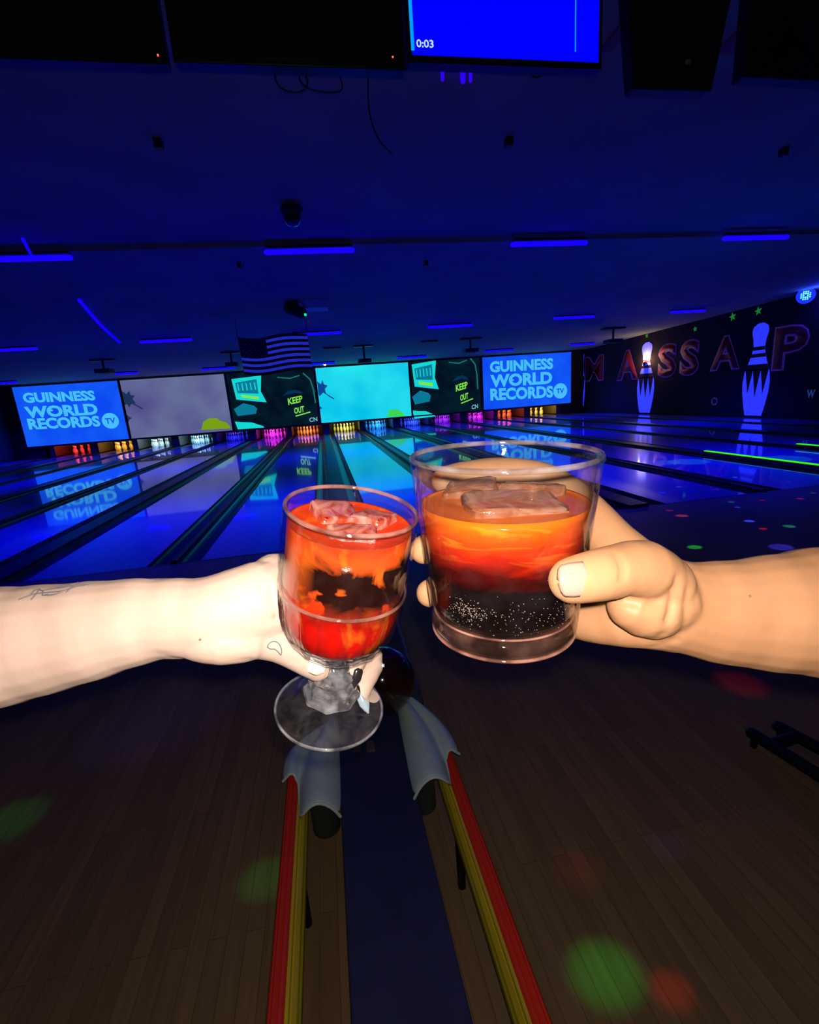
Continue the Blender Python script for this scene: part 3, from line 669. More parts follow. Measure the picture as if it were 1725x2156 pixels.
MB().box(cx0+.02, cx1-.02, -4.5, -3.2, 0, ZR-.07).build('centre_support', M['black'], tb)
# grey chutes: outer edge follows the rail then sweeps inwards
def chute(side, outer_pts, inner_pts, name='chute'):
    # rows run from the near lip to the far end; each row is an arch from outer (rail) to inner (centre board)
    n = 14; rows = []
    k = len(outer_pts)
    for i in range(k):
        o3 = outer_pts[i]; n3 = inner_pts[i]; row = []
        for j in range(n+1):
            a = j/n; p = o3.lerp(n3, a); e_ = min(1, max(0, (a-.26)/.12)); e_ = e_*e_*(3-2*e_); p.y = o3.y+(n3.y-o3.y)*e_
            # bump over the rail, a step, then the broad arch
            hgt = .026*math.exp(-((a-.16)/.13)**2) + .052*math.sin(PI*min(1, max(0, (a-.30)/.70)))**.8 - .012*math.exp(-((a-.33)/.06)**2)
            fade = 1-.35*i/(k-1)
            row.append(p+Vector((0, 0, hgt*fade)))
        rows.append(row)
    o = MB().grid(rows).build(name, GRY, tb, smooth=True)
    md = o.modifiers.new('thick', 'SOLIDIFY'); md.thickness = .006; md.offset = 1
    md = o.modifiers.new('sub', 'SUBSURF'); md.levels = 2; md.render_levels = 2
    # rounded lip at the near edge
    sub(MB().tube([p+Vector((0,-.001,.003)) for p in rows[0]], .0042, 10).build('lip', GRY, None, smooth=True), o)
zc = ZR+.006
def pz(u, v, z=zc): return at_z(u, v, z)
chute(-1, [pz(597,1650), pz(600,1610), pz(612,1585), pz(640,1562), pz(690,1530)], [pz(717,1720), pz(716,1650), pz(714,1600), pz(713,1560), pz(712,1525)])
chute(1, [pz(967,1592), pz(952,1556), pz(930,1526), pz(905,1502), pz(868,1474)], [pz(873,1682), pz(862,1620), pz(852,1570), pz(845,1530), pz(838,1490)])
for c, rr in ((rz(684,1700,.36), .036), (rz(890,1655,.36), .034)):  # dark stubs put in for the shaded openings under the arches
    MB().lathe([(0,-.06),(rr,-.06),(rr,.01),(0,.01)], 24, Matrix.Translation(c)).build('dark_opening', DK, tb, smooth=False)
# hood
hy0, hy1 = -3.22, -2.30
hx0, hx1 = rz(622,1430,.36).x, rz(898,1480,.36).x
sm_angle(MB().prism([(hx0,hy0,0),(hx0,hy0,.34),(hx0,hy0+.06,.36),(hx0,hy1-.35,.40),(hx0,hy1-.12,.40),(hx0,hy1,.30),(hx0,hy1,0)], (hx1-hx0,0,0)).build('hood_base', SLATE, tb, bevel=.02))
mb = MB(); hc = Vector((cx0*.5+cx1*.5-.005, -2.95, .36))
mb.lathe([(0,.02),(.10,.02),(.125,.03),(.15,.02),(.16,.0),(.16,-.08)], 40, Matrix.Translation(hc) @ Matrix.Diagonal((1,1.9,1,1)))
mb.build('hood_cowl', BLK, tb, smooth=True)
for u in (752, 780):
    c = rz(u, 1572, ZR+.002)
    MB().box(c.x-.013, c.x+.013, c.y-.022, c.y+.022, ZR-.002, ZR+.006).build('reset_button', mat('button_pink', (.16,.09,.12) if u == 780 else (.08,.05,.07), .4), tb, bevel=.003)
bc = P(808, 1432, 2.0)
bc = at_z(805, 1432, .50)
o = MB().lathe([(.108*math.sin(a), .108*math.cos(a)) if 0 < i < 24 else (0, .108*math.cos(a)) for i, a in enumerate(np.linspace(0, PI, 25))], 40, Matrix.Translation(bc)).build('bowling_ball', mat('ball_dark', (.012,.008,.01), .12, coat=.6, noise=(8, (.05,.008,.01))), smooth=True)
tag(o, 'dark bowling ball resting on the ball return behind the stemmed glass', 'bowling ball')

# black stand on the floor at the right
t = empty('floor_stand', at_z(1660,1590,0)); tag(t, 'black metal stand with two parallel legs on the floor at the right', 'stand')
zz = .06
def bar(u0, v0, u1, v1, nm, r=.022):
    MB().tube([at_z(u0,v0,zz), at_z(u1,v1,zz)], r, 12).build(nm, M['black'], t, smooth=True)
bar(1584,1544,1800,1680,'leg'); bar(1640,1530,1820,1628,'leg'); bar(1632,1566,1672,1552,'crossbar')
for u, v in ((1590,1547), (1645,1533)):
    a = at_z(u, v, zz); MB().tube([a, (a.x, a.y, .012)], .012, 8).build('foot', M['black'], t)

# ------------------------------------------------------------------ glasses
def glass_mat(name, tint, spec_lo, spec_hi, haze, hazecol, smudge=None):
    m = bpy.data.materials.new(name); m.use_nodes = True; nt = m.node_tree; nt.nodes.clear()
    o = nt.nodes.new('ShaderNodeOutputMaterial'); tr = nt.nodes.new('ShaderNodeBsdfTransparent'); gl = nt.nodes.new('ShaderNodeBsdfGlossy'); df = nt.nodes.new('ShaderNodeBsdfDiffuse')
    tr.inputs[0].default_value = (*tint, 1); gl.inputs['Roughness'].default_value = .03; df.inputs[0].default_value = (*hazecol, 1)
    lw = nt.nodes.new('ShaderNodeLayerWeight'); lw.inputs[0].default_value = .5
    pw = nt.nodes.new('ShaderNodeMath'); pw.operation = 'POWER'; pw.inputs[1].default_value = 3.2; nt.links.new(lw.outputs['Facing'], pw.inputs[0])
    mr = nt.nodes.new('ShaderNodeMapRange'); mr.inputs['To Min'].default_value = spec_lo; mr.inputs['To Max'].default_value = spec_hi; nt.links.new(pw.outputs[0], mr.inputs[0])
    m1 = nt.nodes.new('ShaderNodeMixShader'); nt.links.new(mr.outputs[0], m1.inputs[0]); nt.links.new(tr.outputs[0], m1.inputs[1]); nt.links.new(gl.outputs[0], m1.inputs[2])
    m2 = nt.nodes.new('ShaderNodeMixShader'); m2.inputs[0].default_value = haze; nt.links.new(m1.outputs[0], m2.inputs[1]); nt.links.new(df.outputs[0], m2.inputs[2])
    tc = nt.nodes.new('ShaderNodeTexCoord'); n = nt.nodes.new('ShaderNodeTexNoise'); n.inputs['Scale'].default_value = 90 if not smudge else smudge; n.inputs['Detail'].default_value = 4
    nt.links.new(tc.outputs['Object'], n.inputs['Vector'])
    bp = nt.nodes.new('ShaderNodeBump'); bp.inputs['Strength'].default_value = .25; bp.inputs['Distance'].default_value = .002
    nt.links.new(n.outputs['Fac'], bp.inputs['Height']); nt.links.new(bp.outputs[0], gl.inputs['Normal'])
    hz = nt.nodes.new('ShaderNodeMapRange'); hz.inputs['From Min'].default_value = .42; hz.inputs['From Max'].default_value = .75
    hz.inputs['To Min'].default_value = haze*.35; hz.inputs['To Max'].default_value = min(1, haze*2.6); nt.links.new(n.outputs['Fac'], hz.inputs[0]); nt.links.new(hz.outputs[0], m2.inputs[0])
    nt.links.new(m2.outputs[0], o.inputs[0]); return m
GLASS = glass_mat('clear_glass', (.96,.97,.98), .025, .75, .0015, (.8,.78,.85))
GLASSB = glass_mat('goblet_glass', (.95,.96,.97), .025, .8, .0015, (.85,.75,.75))
GFOOT = glass_mat('foot_glass', (.92,.92,.94), .04, .8, .012, (.7,.62,.66), 110)
GTHICK = glass_mat('thick_base_glass', (.80,.62,.55), .08, .7, .035, (.75,.36,.25), 60)  # pinkish light in the clear base put into tint and haze colour
RIMT = glass_mat('rim_glass', (.9,.88,.88), .16, .85, .10, (.75,.62,.6), 60)
RIMG = glass_mat('rim_glass_warm', (.9,.75,.7), .16, .85, .15, (.9,.42,.32), 60)

def frame_from(base, top, toward=None):
    z = (top-base).normalized(); x = RT-RT.dot(z)*z; x.normalize(); y = z.cross(x)
    return Matrix(((x.x,y.x,z.x,base.x),(x.y,y.y,z.y,base.y),(x.z,y.z,z.z,base.z),(0,0,0,1)))
# local frame: x right in the photo, y away from the camera, z along the axis
TB, TT = P(1058, 1322, .262), P(1061, 953, .236); TH = (TT-TB).length
MT_ = frame_from(TB, TT)
GBs, GTp = P(694, 1491, .298), P(742, 1069, .250); GH = (GTp-GBs).length
MG_ = frame_from(GBs, GTp)
print('tumbler h', TH, 'goblet h', GH)
def place(o, Mx): o.matrix_world = Mx; return o

def t_out(z):                                                # tumbler outer radius
    s = z/TH; return .0385+(.0472-.0385)*s**1.05
prof = [(0,.0),(.030,.0),(.0355,.001),(.0382,.004)]
prof += [(t_out(z), z) for z in np.linspace(.008, TH-.004, 14)]
rr = t_out(TH); prof += [(rr+.0003, TH-.0025), (rr, TH-.0008), (rr-.0008, TH), (rr-.0018, TH-.0008), (rr-.0022, TH-.003)]
tin = lambda z: t_out(z)-.0024
prof += [(tin(z), z) for z in np.linspace(TH-.006, .018, 12)] + [(.0345,.0145), (.030,.0128), (0,.012)]
tt = empty('tumbler_glass', TB); tag(tt, 'wide clear rocks glass of dark cola drink held by the tanned hand', 'glass')
def child(mb, nm, m, par, Mx, smooth=True):
    o = mb.build(nm, m, None, smooth=smooth); o.parent = par; par.rotation_mode = 'QUATERNION'; return o
def set_frame(e, Mx): e.rotation_mode = 'QUATERNION'; e.location = Mx.to_translation(); e.rotation_quaternion = Mx.to_quaternion()
set_frame(tt, MT_)
child(MB().lathe(prof, 128), 'glass_wall', GLASS, tt, MT_)
# thick base insert visible below the drink
bp_ = [(0,.0008),(.0300,.0008),(.0352,.0018),(.0378,.0045),(t_out(.010)-.0004,.010),(.0365,.0130),(.0300,.0118),(0,.0112)]
child(MB().lathe(bp_, 128), 'thick_base', GTHICK, tt, MT_)

child(MB().lathe([(t_out(TH)+(.0012*math.cos(a)-.0010), TH-.001+.0014*math.sin(a)) for a in np.linspace(0, 2*PI, 13)], 128), 'rim', RIMT, tt, MT_)
for rr_, zz1, ww in ((.0378, .0032, .0009), (.0370, .0140, .0006)):  # rings added to draw the bright arcs in the thick base
    child(MB().lathe([(rr_+ww*math.cos(a), zz1+ww*math.sin(a)) for a in np.linspace(0, 2*PI, 11)], 128), 'base_ring', RIMG, tt, MT_)
# goblet
def flute(r, z, w):
    if z < .014 or z > .086: return r
    lo = max(0, min(1, (.086-z)/.006)); hi = 1 if z > .05 else max(0, (z-.040)/.01)
    return r*(1-.030*lo*hi*abs(math.sin(w*9))**.7)
zz_ = lambda s: GH-s
out = [(.0352,0.0),(.0358,.003),(.0362,.015),(.0362,.030),(.0358,.042),(.0362,.0455),(.0355,.048),(.0352,.056),(.0342,.064),(.0322,.072),(.0285,.079),(.0225,.0850),(.0150,.0895),(.0085,.0925),(.0065,.096),(.0068,.099)]
stem = [(.0068,.099),(.0085,.1005),(.0095,.103),(.0090,.106),(.0105,.108),(.0130,.1095),(.0125,.112),(.0150,.114),(.0150,.117),(.0175,.1195),(.0180,.122),(.0215,.1255),(.026,.1285),(.0310,.1310),(.0335,.1320),(.0340,.1330),(.0335,.134)]
innr = [(.0340,.0008),(.0336,.004),(.0338,.020),(.0340,.045),(.0334,.058),(.0318,.067),(.0288,.0745),(.0240,.0800),(.0150,.0838),(0,.0852)]
sc = GH/.134
tg = empty('stemmed_glass', GBs); tag(tg, 'short stemmed goblet of bright red drink held by the pale hand', 'glass'); set_frame(tg, MG_)
bowl = [(0,GH-.0925*sc)]+[(r, GH-s*sc) for r, s in reversed(out[:14])]+[(.0346, GH+.0004)]+[(r, GH-s*sc) for r, s in innr]
def bowlfn(r, z, w):
    if r < .012: return r
    return flute(r, (z), w) if False else r*(1-(.028*abs(math.sin(w*9))**.8*max(0, min(1, (GH-z-.047)/.006))*max(0, min(1, (r-.012)/.012)) if r > .0 else 0))
child(MB().lathe(bowl, 180, fn=bowlfn), 'bowl', GLASSB, tg, MG_)
def facet(r, z, w):
    return r*(1-.09*abs(math.sin(w*4))) if .0075 < r < .020 else r
st = [(0,GH-.0915*sc)]+[(r, GH-s*sc) for r, s in out[13:15]]+[(r, GH-s*sc) for r, s in stem[:11]]+[(0, GH-.1225*sc)]
KNOB = glass_mat('knob_glass', (.88,.90,.93), .42, .95, .11, (.85,.82,.85), 110)
child(MB().lathe(st, 60, fn=facet), 'stem', KNOB, tg, MG_, smooth=False)
ft = [(0,GH-.1225*sc)]+[(r, GH-s*sc) for r, s in stem[10:]]+[(.028, .0), (0, .002)]
child(MB().lathe([(.0347+.0010*math.cos(a), GH-.0004+.0012*math.sin(a)) for a in np.linspace(0, 2*PI, 13)], 128), 'rim', RIMG, tg, MG_)
child(MB().lathe([(.0353+.0008*math.cos(a), GH-.0460*sc+.0011*math.sin(a)) for a in np.linspace(0, 2*PI, 13)], 128), 'ridge', RIMG, tg, MG_)
child(MB().lathe(ft, 120), 'foot', GFOOT, tg, MG_)
child(MB().lathe([(.0330,.0006),(.0339,.0010),(.0339,.0022),(.0330,.0026),(.0322,.0016),(.0330,.0006)], 120), 'foot_rim', KNOB, tg, MG_)

# ---- drinks
def drink_mat(name, stops, H, nscale, stretch, dist, streak, dark=None, transp=.10, tint=(1,.3,.1), glint_streak=((1,1,1),40,.5,(.8,.2,.01))):
    m = bpy.data.materials.new(name); m.use_nodes = True; nt = m.node_tree; b = nt.nodes['Principled BSDF']; L = nt.links.new
    tc = nt.nodes.new('ShaderNodeTexCoord'); mp = nt.nodes.new('ShaderNodeMapping'); mp.inputs['Scale'].default_value = stretch; L(tc.outputs['Object'], mp.inputs[0])
    n = nt.nodes.new('ShaderNodeTexNoise'); n.inputs['Scale'].default_value = nscale; n.inputs['Detail'].default_value = 5; n.inputs['Distortion'].default_value = 1.2; L(mp.outputs[0], n.inputs['Vector'])
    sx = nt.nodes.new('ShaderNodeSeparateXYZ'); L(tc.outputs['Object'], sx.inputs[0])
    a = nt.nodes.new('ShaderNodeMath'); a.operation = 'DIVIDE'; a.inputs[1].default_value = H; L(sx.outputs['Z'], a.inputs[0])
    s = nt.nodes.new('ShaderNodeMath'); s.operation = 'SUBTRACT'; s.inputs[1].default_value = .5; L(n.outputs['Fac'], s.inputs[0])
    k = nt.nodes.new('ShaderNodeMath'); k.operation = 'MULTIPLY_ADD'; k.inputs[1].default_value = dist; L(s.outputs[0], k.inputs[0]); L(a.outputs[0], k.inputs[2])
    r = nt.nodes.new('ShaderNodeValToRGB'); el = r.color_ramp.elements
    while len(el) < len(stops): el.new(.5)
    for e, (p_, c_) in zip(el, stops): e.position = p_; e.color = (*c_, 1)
    L(k.outputs[0], r.inputs[0]); out = r.outputs[0]  # drink's colour layers, with the glow of backlit liquid painted in
    # yellow orange streaks: painted ice reflections, sideways above, and flute refraction, upright below
    vm = nt.nodes.new('ShaderNodeMapping'); vm.inputs['Scale'].default_value = glint_streak[0]; L(tc.outputs['Object'], vm.inputs[0])
    vn = nt.nodes.new('ShaderNodeTexNoise'); vn.inputs['Scale'].default_value = glint_streak[1]; vn.inputs['Detail'].default_value = 3; vn.inputs['Distortion'].default_value = .8; L(vm.outputs[0], vn.inputs['Vector'])
    vr = nt.nodes.new('ShaderNodeMapRange'); vr.inputs['From Min'].default_value = .54; vr.inputs['From Max'].default_value = .70; vr.inputs['To Max'].default_value = .75; L(vn.outputs['Fac'], vr.inputs[0])
    vb = nt.nodes.new('ShaderNodeMapRange'); vb.inputs['From Min'].default_value = glint_streak[2]; vb.inputs['From Max'].default_value = glint_streak[2]+.12; L(a.outputs[0], vb.inputs[0])
    vk = nt.nodes.new('ShaderNodeMath'); vk.operation = 'MULTIPLY'; L(vr.outputs[0], vk.inputs[0]); L(vb.outputs[0], vk.inputs[1])
    vx = nt.nodes.new('ShaderNodeMix'); vx.data_type = 'RGBA'; L(vk.outputs[0], vx.inputs[0]); L(out, vx.inputs[6]); vx.inputs[7].default_value = (*glint_streak[3], 1); out = vx.outputs[2]
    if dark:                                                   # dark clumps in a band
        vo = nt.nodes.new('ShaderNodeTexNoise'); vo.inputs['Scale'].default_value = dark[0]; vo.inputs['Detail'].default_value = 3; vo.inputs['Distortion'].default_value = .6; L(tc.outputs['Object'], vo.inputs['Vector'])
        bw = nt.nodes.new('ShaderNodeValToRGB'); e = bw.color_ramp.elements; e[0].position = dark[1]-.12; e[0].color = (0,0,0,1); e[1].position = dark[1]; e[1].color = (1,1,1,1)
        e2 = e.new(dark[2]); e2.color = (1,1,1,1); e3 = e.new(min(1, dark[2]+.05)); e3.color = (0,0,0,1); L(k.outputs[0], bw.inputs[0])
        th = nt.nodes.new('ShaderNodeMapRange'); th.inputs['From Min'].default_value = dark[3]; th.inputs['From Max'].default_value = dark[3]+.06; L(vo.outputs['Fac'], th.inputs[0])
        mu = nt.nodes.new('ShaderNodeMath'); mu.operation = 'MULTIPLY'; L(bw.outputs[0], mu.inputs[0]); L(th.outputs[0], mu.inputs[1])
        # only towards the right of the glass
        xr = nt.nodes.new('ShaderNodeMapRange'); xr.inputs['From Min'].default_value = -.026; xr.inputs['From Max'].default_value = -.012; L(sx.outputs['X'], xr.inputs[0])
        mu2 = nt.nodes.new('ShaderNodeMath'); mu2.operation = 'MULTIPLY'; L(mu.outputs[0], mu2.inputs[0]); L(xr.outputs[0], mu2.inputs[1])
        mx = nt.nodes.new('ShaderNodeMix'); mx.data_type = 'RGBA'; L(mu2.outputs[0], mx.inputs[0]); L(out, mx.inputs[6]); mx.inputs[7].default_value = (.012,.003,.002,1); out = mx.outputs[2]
    L(out, b.inputs['Base Color'])
    b.inputs['Roughness'].default_value = .12; b.inputs['Specular IOR Level'].default_value = .12
    bn = nt.nodes.new('ShaderNodeTexNoise'); bn.inputs['Scale'].default_value = streak; bn.inputs['Detail'].default_value = 4; L(mp.outputs[0], bn.inputs['Vector'])
    bu = nt.nodes.new('ShaderNodeBump'); bu.inputs['Strength'].default_value = .35; bu.inputs['Distance'].default_value = .001; L(bn.outputs['Fac'], bu.inputs['Height']); L(bu.outputs[0], b.inputs['Normal'])
    tr = nt.nodes.new('ShaderNodeBsdfTransparent'); tr.inputs[0].default_value = (*tint, 1)
    ms = nt.nodes.new('ShaderNodeMixShader'); ms.inputs[0].default_value = 1-transp; L(tr.outputs[0], ms.inputs[1]); L(b.outputs[0], ms.inputs[2])
    L(ms.outputs[0], nt.nodes['Material Output'].inputs[0]); return m
DT = drink_mat('cola_mix', [(.10,(.003,.001,.001)), (.40,(.005,.001,.001)), (.48,(.06,.002,.001)), (.57,(.40,.010,.001)), (.66,(.60,.05,.003)), (.75,(.70,.13,.005))], TH, 28, (1,1,3.2), .17, 60, glint_streak=((1,1,5),30,.50,(.80,.24,.01)))
DG = drink_mat('red_aperitif', [(.40,(.72,.004,.001)), (.62,(.60,.006,.002)), (.70,(.70,.05,.004)), (.82,(.75,.12,.010)), (.93,(.70,.04,.006))], GH, 45, (1,1,1.5), .16, 140, dark=(52,.70,.84,.40), glint_streak=((1,1,.35),75,.30,(.80,.16,.01)))
def surf(mb, R, z, amp):
    return mb
ZLT = TH-.0245
lq = [(0,.0132),(.0300,.0136),(.0343,.0160)]+[(tin(z)-.0003, z) for z in np.linspace(.019, ZLT, 14)]+[(tin(ZLT)-.0012, ZLT-.0006)]
R1 = tin(ZLT)
lq += [(R1*f, ZLT-.0010) for f in (.93,.8,.65,.5,.35,.2,.1)]+[(0,ZLT-.001)]
o = MB().lathe(lq, 96).build('cola_drink', DT, smooth=True); set_frame(o, MT_); tag(o, 'dark cola drink, orange at the top, filling the rocks glass', 'drink')
ZLG = GH-.0085
lg = [(0, GH-.0846*sc), (.0145, GH-.0832*sc), (.0235, GH-.0794*sc), (.0283, GH-.0740*sc), (.0313, GH-.0665*sc), (.0329, GH-.0577*sc), (.0335, GH-.045*sc), (.0333, GH-.03*sc), (.0333, ZLG), (.0322, ZLG-.0006)]
lg += [(.0333*f, ZLG-.001) for f in (.9,.75,.6,.45,.3,.15)]+[(0,ZLG-.001)]
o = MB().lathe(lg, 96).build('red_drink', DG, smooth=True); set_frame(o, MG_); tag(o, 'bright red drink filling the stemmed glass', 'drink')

# ---- ice
def ice_mat(name, col, tr, wcol):
    m = bpy.data.materials.new(name); m.use_nodes = True; nt = m.node_tree; b = nt.nodes['Principled BSDF']; L = nt.links.new
    tc = nt.nodes.new('ShaderNodeTexCoord'); n = nt.nodes.new('ShaderNodeTexNoise'); n.inputs['Scale'].default_value = 70; n.inputs['Detail'].default_value = 5; n.inputs['Distortion'].default_value = 1.5; L(tc.outputs['Object'], n.inputs['Vector'])
    r = nt.nodes.new('ShaderNodeValToRGB'); r.color_ramp.elements[0].position = .38; r.color_ramp.elements[0].color = (*col, 1); r.color_ramp.elements[1].position = .62; r.color_ramp.elements[1].color = (*wcol, 1); L(n.outputs['Fac'], r.inputs[0]); L(r.outputs[0], b.inputs['Base Color'])
    b.inputs['Roughness'].default_value = .1; b.inputs['Coat Weight'].default_value = .6
    bu = nt.nodes.new('ShaderNodeBump'); bu.inputs['Strength'].default_value = .5; bu.inputs['Distance'].default_value = .002; L(n.outputs['Fac'], bu.inputs['Height']); L(bu.outputs[0], b.inputs['Normal'])
    t_ = nt.nodes.new('ShaderNodeBsdfTransparent'); ms = nt.nodes.new('ShaderNodeMixShader'); ms.inputs[0].default_value = 1-tr; L(t_.outputs[0], ms.inputs[1]); L(b.outputs[0], ms.inputs[2]); L(ms.outputs[0], nt.nodes['Material Output'].inputs[0]); return m
ICT = ice_mat('ice_in_cola', (.36,.12,.05), .5, (.50,.26,.17)); ICG = ice_mat('ice_in_red', (.45,.05,.02), .35, (.75,.35,.28))
def ice(Mx, c, size, rot, m, label, grp):
    bm = bmesh.new(); bmesh.ops.create_cube(bm, size=1.0)
    bmesh.ops.bevel(bm, geom=bm.edges[:], offset=.16, segments=3, affect='EDGES', profile=.6)
    bmesh.ops.subdivide_edges(bm, edges=bm.edges[:], cuts=1, use_grid_fill=True)
    for v in bm.verts:
        v.co += Vector([random.uniform(-.03,.03) for _ in range(3)]); v.co = Vector((v.co.x*size[0], v.co.y*size[1], v.co.z*size[2]))
    me = bpy.data.meshes.new('ice_cube'); bm.to_mesh(me); bm.free(); me.materials.append(m)
    for p_ in me.polygons: p_.use_smooth = True
    o = bpy.data.objects.new('ice_cube', me); COL.objects.link(o)
    o.matrix_world = Mx @ Matrix.Translation(c) @ Matrix.Rotation(rot[2], 4, 'Z') @ Matrix.Rotation(rot[0], 4, 'X') @ Matrix.Rotation(rot[1], 4, 'Y')
    tag(o, label, 'ice cube', grp); return o
ice(MT_, (.002,-.012,ZLT-.003), (.046,.030,.014), (.10,.05,.1), ICT, 'large pinkish ice cube at the front of the rocks glass', 'ice in the rocks glass')
ice(MT_, (.018,.014,ZLT-.002), (.028,.026,.014), (-.1,.15,.6), ICT, 'ice cube at the right rear of the rocks glass', 'ice in the rocks glass')
ice(MT_, (-.014,.020,ZLT-.002), (.028,.022,.014), (.15,-.15,-.3), ICT, 'ice cube at the left rear of the rocks glass', 'ice in the rocks glass')
ice(MG_, (-.010,.010,ZLG-.002), (.024,.022,.010), (.15,.1,.5), ICG, 'ice cube at the left rear of the stemmed glass', 'ice in the stemmed glass')
ice(MG_, (.012,.010,ZLG-.002), (.022,.020,.010), (-.12,.1,1.1), ICG, 'ice cube at the right rear of the stemmed glass', 'ice in the stemmed glass')
ice(MG_, (.002,-.013,ZLG-.004), (.026,.018,.010), (.08,-.1,.1), ICG, 'ice cube at the front of the stemmed glass', 'ice in the stemmed glass')
# bubbles along the lower wall of the rocks glass
mb = MB()
def ico(c, r):
    t = (1+5**.5)/2; vs = [(-1,t,0),(1,t,0),(-1,-t,0),(1,-t,0),(0,-1,t),(0,1,t),(0,-1,-t),(0,1,-t),(t,0,-1),(t,0,1),(-t,0,-1),(-t,0,1)]
    k = r/math.sqrt(1+t*t)
    mb.add([Vector(v)*k+c for v in vs], [(0,11,5),(0,5,1),(0,1,7),(0,7,10),(0,10,11),(1,5,9),(5,11,4),(11,10,2),(10,7,6),(7,1,8),(3,9,4),(3,4,2),(3,2,6),(3,6,8),(3,8,9),(4,9,5),(2,4,11),(6,2,10),(8,6,7),(9,8,1)])
for i in range(330):
    g = random.random()
    if g < .45: w = random.gauss(-2.15, .14); z = random.gauss(.0275, .0028)
    elif g < .75: w = random.uniform(-2.5, -.75); z = random.gauss(.026, .005)
    else: w = random.uniform(-2.6, -.6); z = random.uniform(.0165, .030)
    z = max(.0165, z); R_b = tin(z)-.0001
    ico(Vector((R_b*math.cos(w), R_b*math.sin(w), z)), random.uniform(.00013, .00038))
o = mb.build('bubbles', mat('bubble', (.22,.15,.12), .1, coat=1), smooth=True); set_frame(o, MT_); tag(o, 'tiny bubbles clinging to the lower wall of the rocks glass', 'bubbles', kind='stuff')

# ------------------------------------------------------------------ hands
def skin(name, c1, c2, sub=.25):
    m = mat(name, c1, .52, noise=(28, c2), bump=(420, .12, .0006), sub=sub, spec=.3); return m
SKL = skin('pale_skin', (.64,.43,.34), (.72,.50,.40)); SKR = skin('tanned_skin', (.44,.205,.095), (.52,.255,.125))
def resample(nodes, step=.006):
    pts = [P(*n[:3]) for n in nodes]; rs = [n[3] for n in nodes]; fl = [n[4] if len(n) > 4 else 1.0 for n in nodes]
    op, orr, of = [], [], []; n = len(pts)
    for i in range(n-1):
        p0, p1, p2, p3 = pts[max(i-1,0)], pts[i], pts[i+1], pts[min(i+2,n-1)]
        k = max(2, int((p2-p1).length/step))
        for q in range(k):
            s = q/k; op.append(.5*((2*p1)+(p2-p0)*s+(2*p0-5*p1+4*p2-p3)*s*s+(3*p1-p0-3*p2+p3)*s**3))
            h = s*s*(3-2*s); orr.append(rs[i]+(rs[i+1]-rs[i])*h); of.append(fl[i]+(fl[i+1]-fl[i])*h)
    op.append(pts[-1]); orr.append(rs[-1]); of.append(fl[-1]); return op, orr, of
def make_hand(name, chains, m, keep_out, creases, smooth_it=7, vox=.0012):
    mb = MB()
    for ch in chains:
        p, r, f = resample(ch); mb.tube(p, r, 20, flat=f, ref=FW)
    o = mb.build(name, m)
    md = o.modifiers.new('r', 'REMESH'); md.mode = 'VOXEL'; md.voxel_size = vox; md.adaptivity = 0
    md = o.modifiers.new('s', 'SMOOTH'); md.factor = .6; md.iterations = smooth_it
    dg = bpy.context.evaluated_depsgraph_get(); dg.update()
    me = bpy.data.meshes.new_from_object(o.evaluated_get(dg)); o.modifiers.clear(); o.data = me
    n = len(me.vertices); co = np.empty(n*3); me.vertices.foreach_get('co', co); co = co.reshape(-1,3)
    no = np.empty(n*3); me.vertices.foreach_get('normal', no) if False else None
    no = np.array([v.normal[:] for v in me.vertices])
    for pts, wd, dp in creases:                               # valleys (dp>0) or ridges (dp<0)
        q = np.array([P(*a)[:] for a in pts]); best = np.full(n, 1e9)
        for a, b in zip(q, q[1:]):
            ab = b-a; tt_ = np.clip(((co-a)@ab)/(ab@ab), 0, 1); d = co-(a+tt_[:,None]*ab)
            # measured across the line of sight so a crease finds the surface below it
            vd = np.array(FW[:]); d = d-(d@vd)[:,None]*vd*.75; best = np.minimum(best, np.linalg.norm(d, axis=1))
        facing = (no@np.array(FW[:])) < .2
        co -= no*(dp*np.exp(-(best/wd)**2)*facing)[:,None]
    for Mx, rad in keep_out:                                  # skin is pressed aside by the glass it touches
        Mi = np.array(Mx.inverted()); Mf = np.array(Mx)
        l = co@Mi[:3,:3].T+Mi[:3,3]; r = np.hypot(l[:,0], l[:,1]); tr = np.array([rad(z) for z in l[:,2]])
        hit = (r < tr) & (r > 1e-6); s = np.where(hit, tr/np.maximum(r, 1e-6), 1)
        l[:,0] *= s; l[:,1] *= s; co = l@Mf[:3,:3].T+Mf[:3,3]
    me.vertices.foreach_set('co', co.ravel()); me.update()
    for p_ in me.polygons: p_.use_smooth = True
    if not me.materials: me.materials.append(m)
    return o, co, no
def rt(z): return t_out(min(TH, max(0, z)))+.0004 if -.001 < z < TH+.001 else 0
gp = sorted([(GH-s*sc, r) for r, s in out+stem]); gz = [a for a, b in gp]; gr = [b for a, b in gp]
def rg(z):
    if z < 0 or z > GH: return 0
    return float(np.interp(z, gz, gr))+.0003
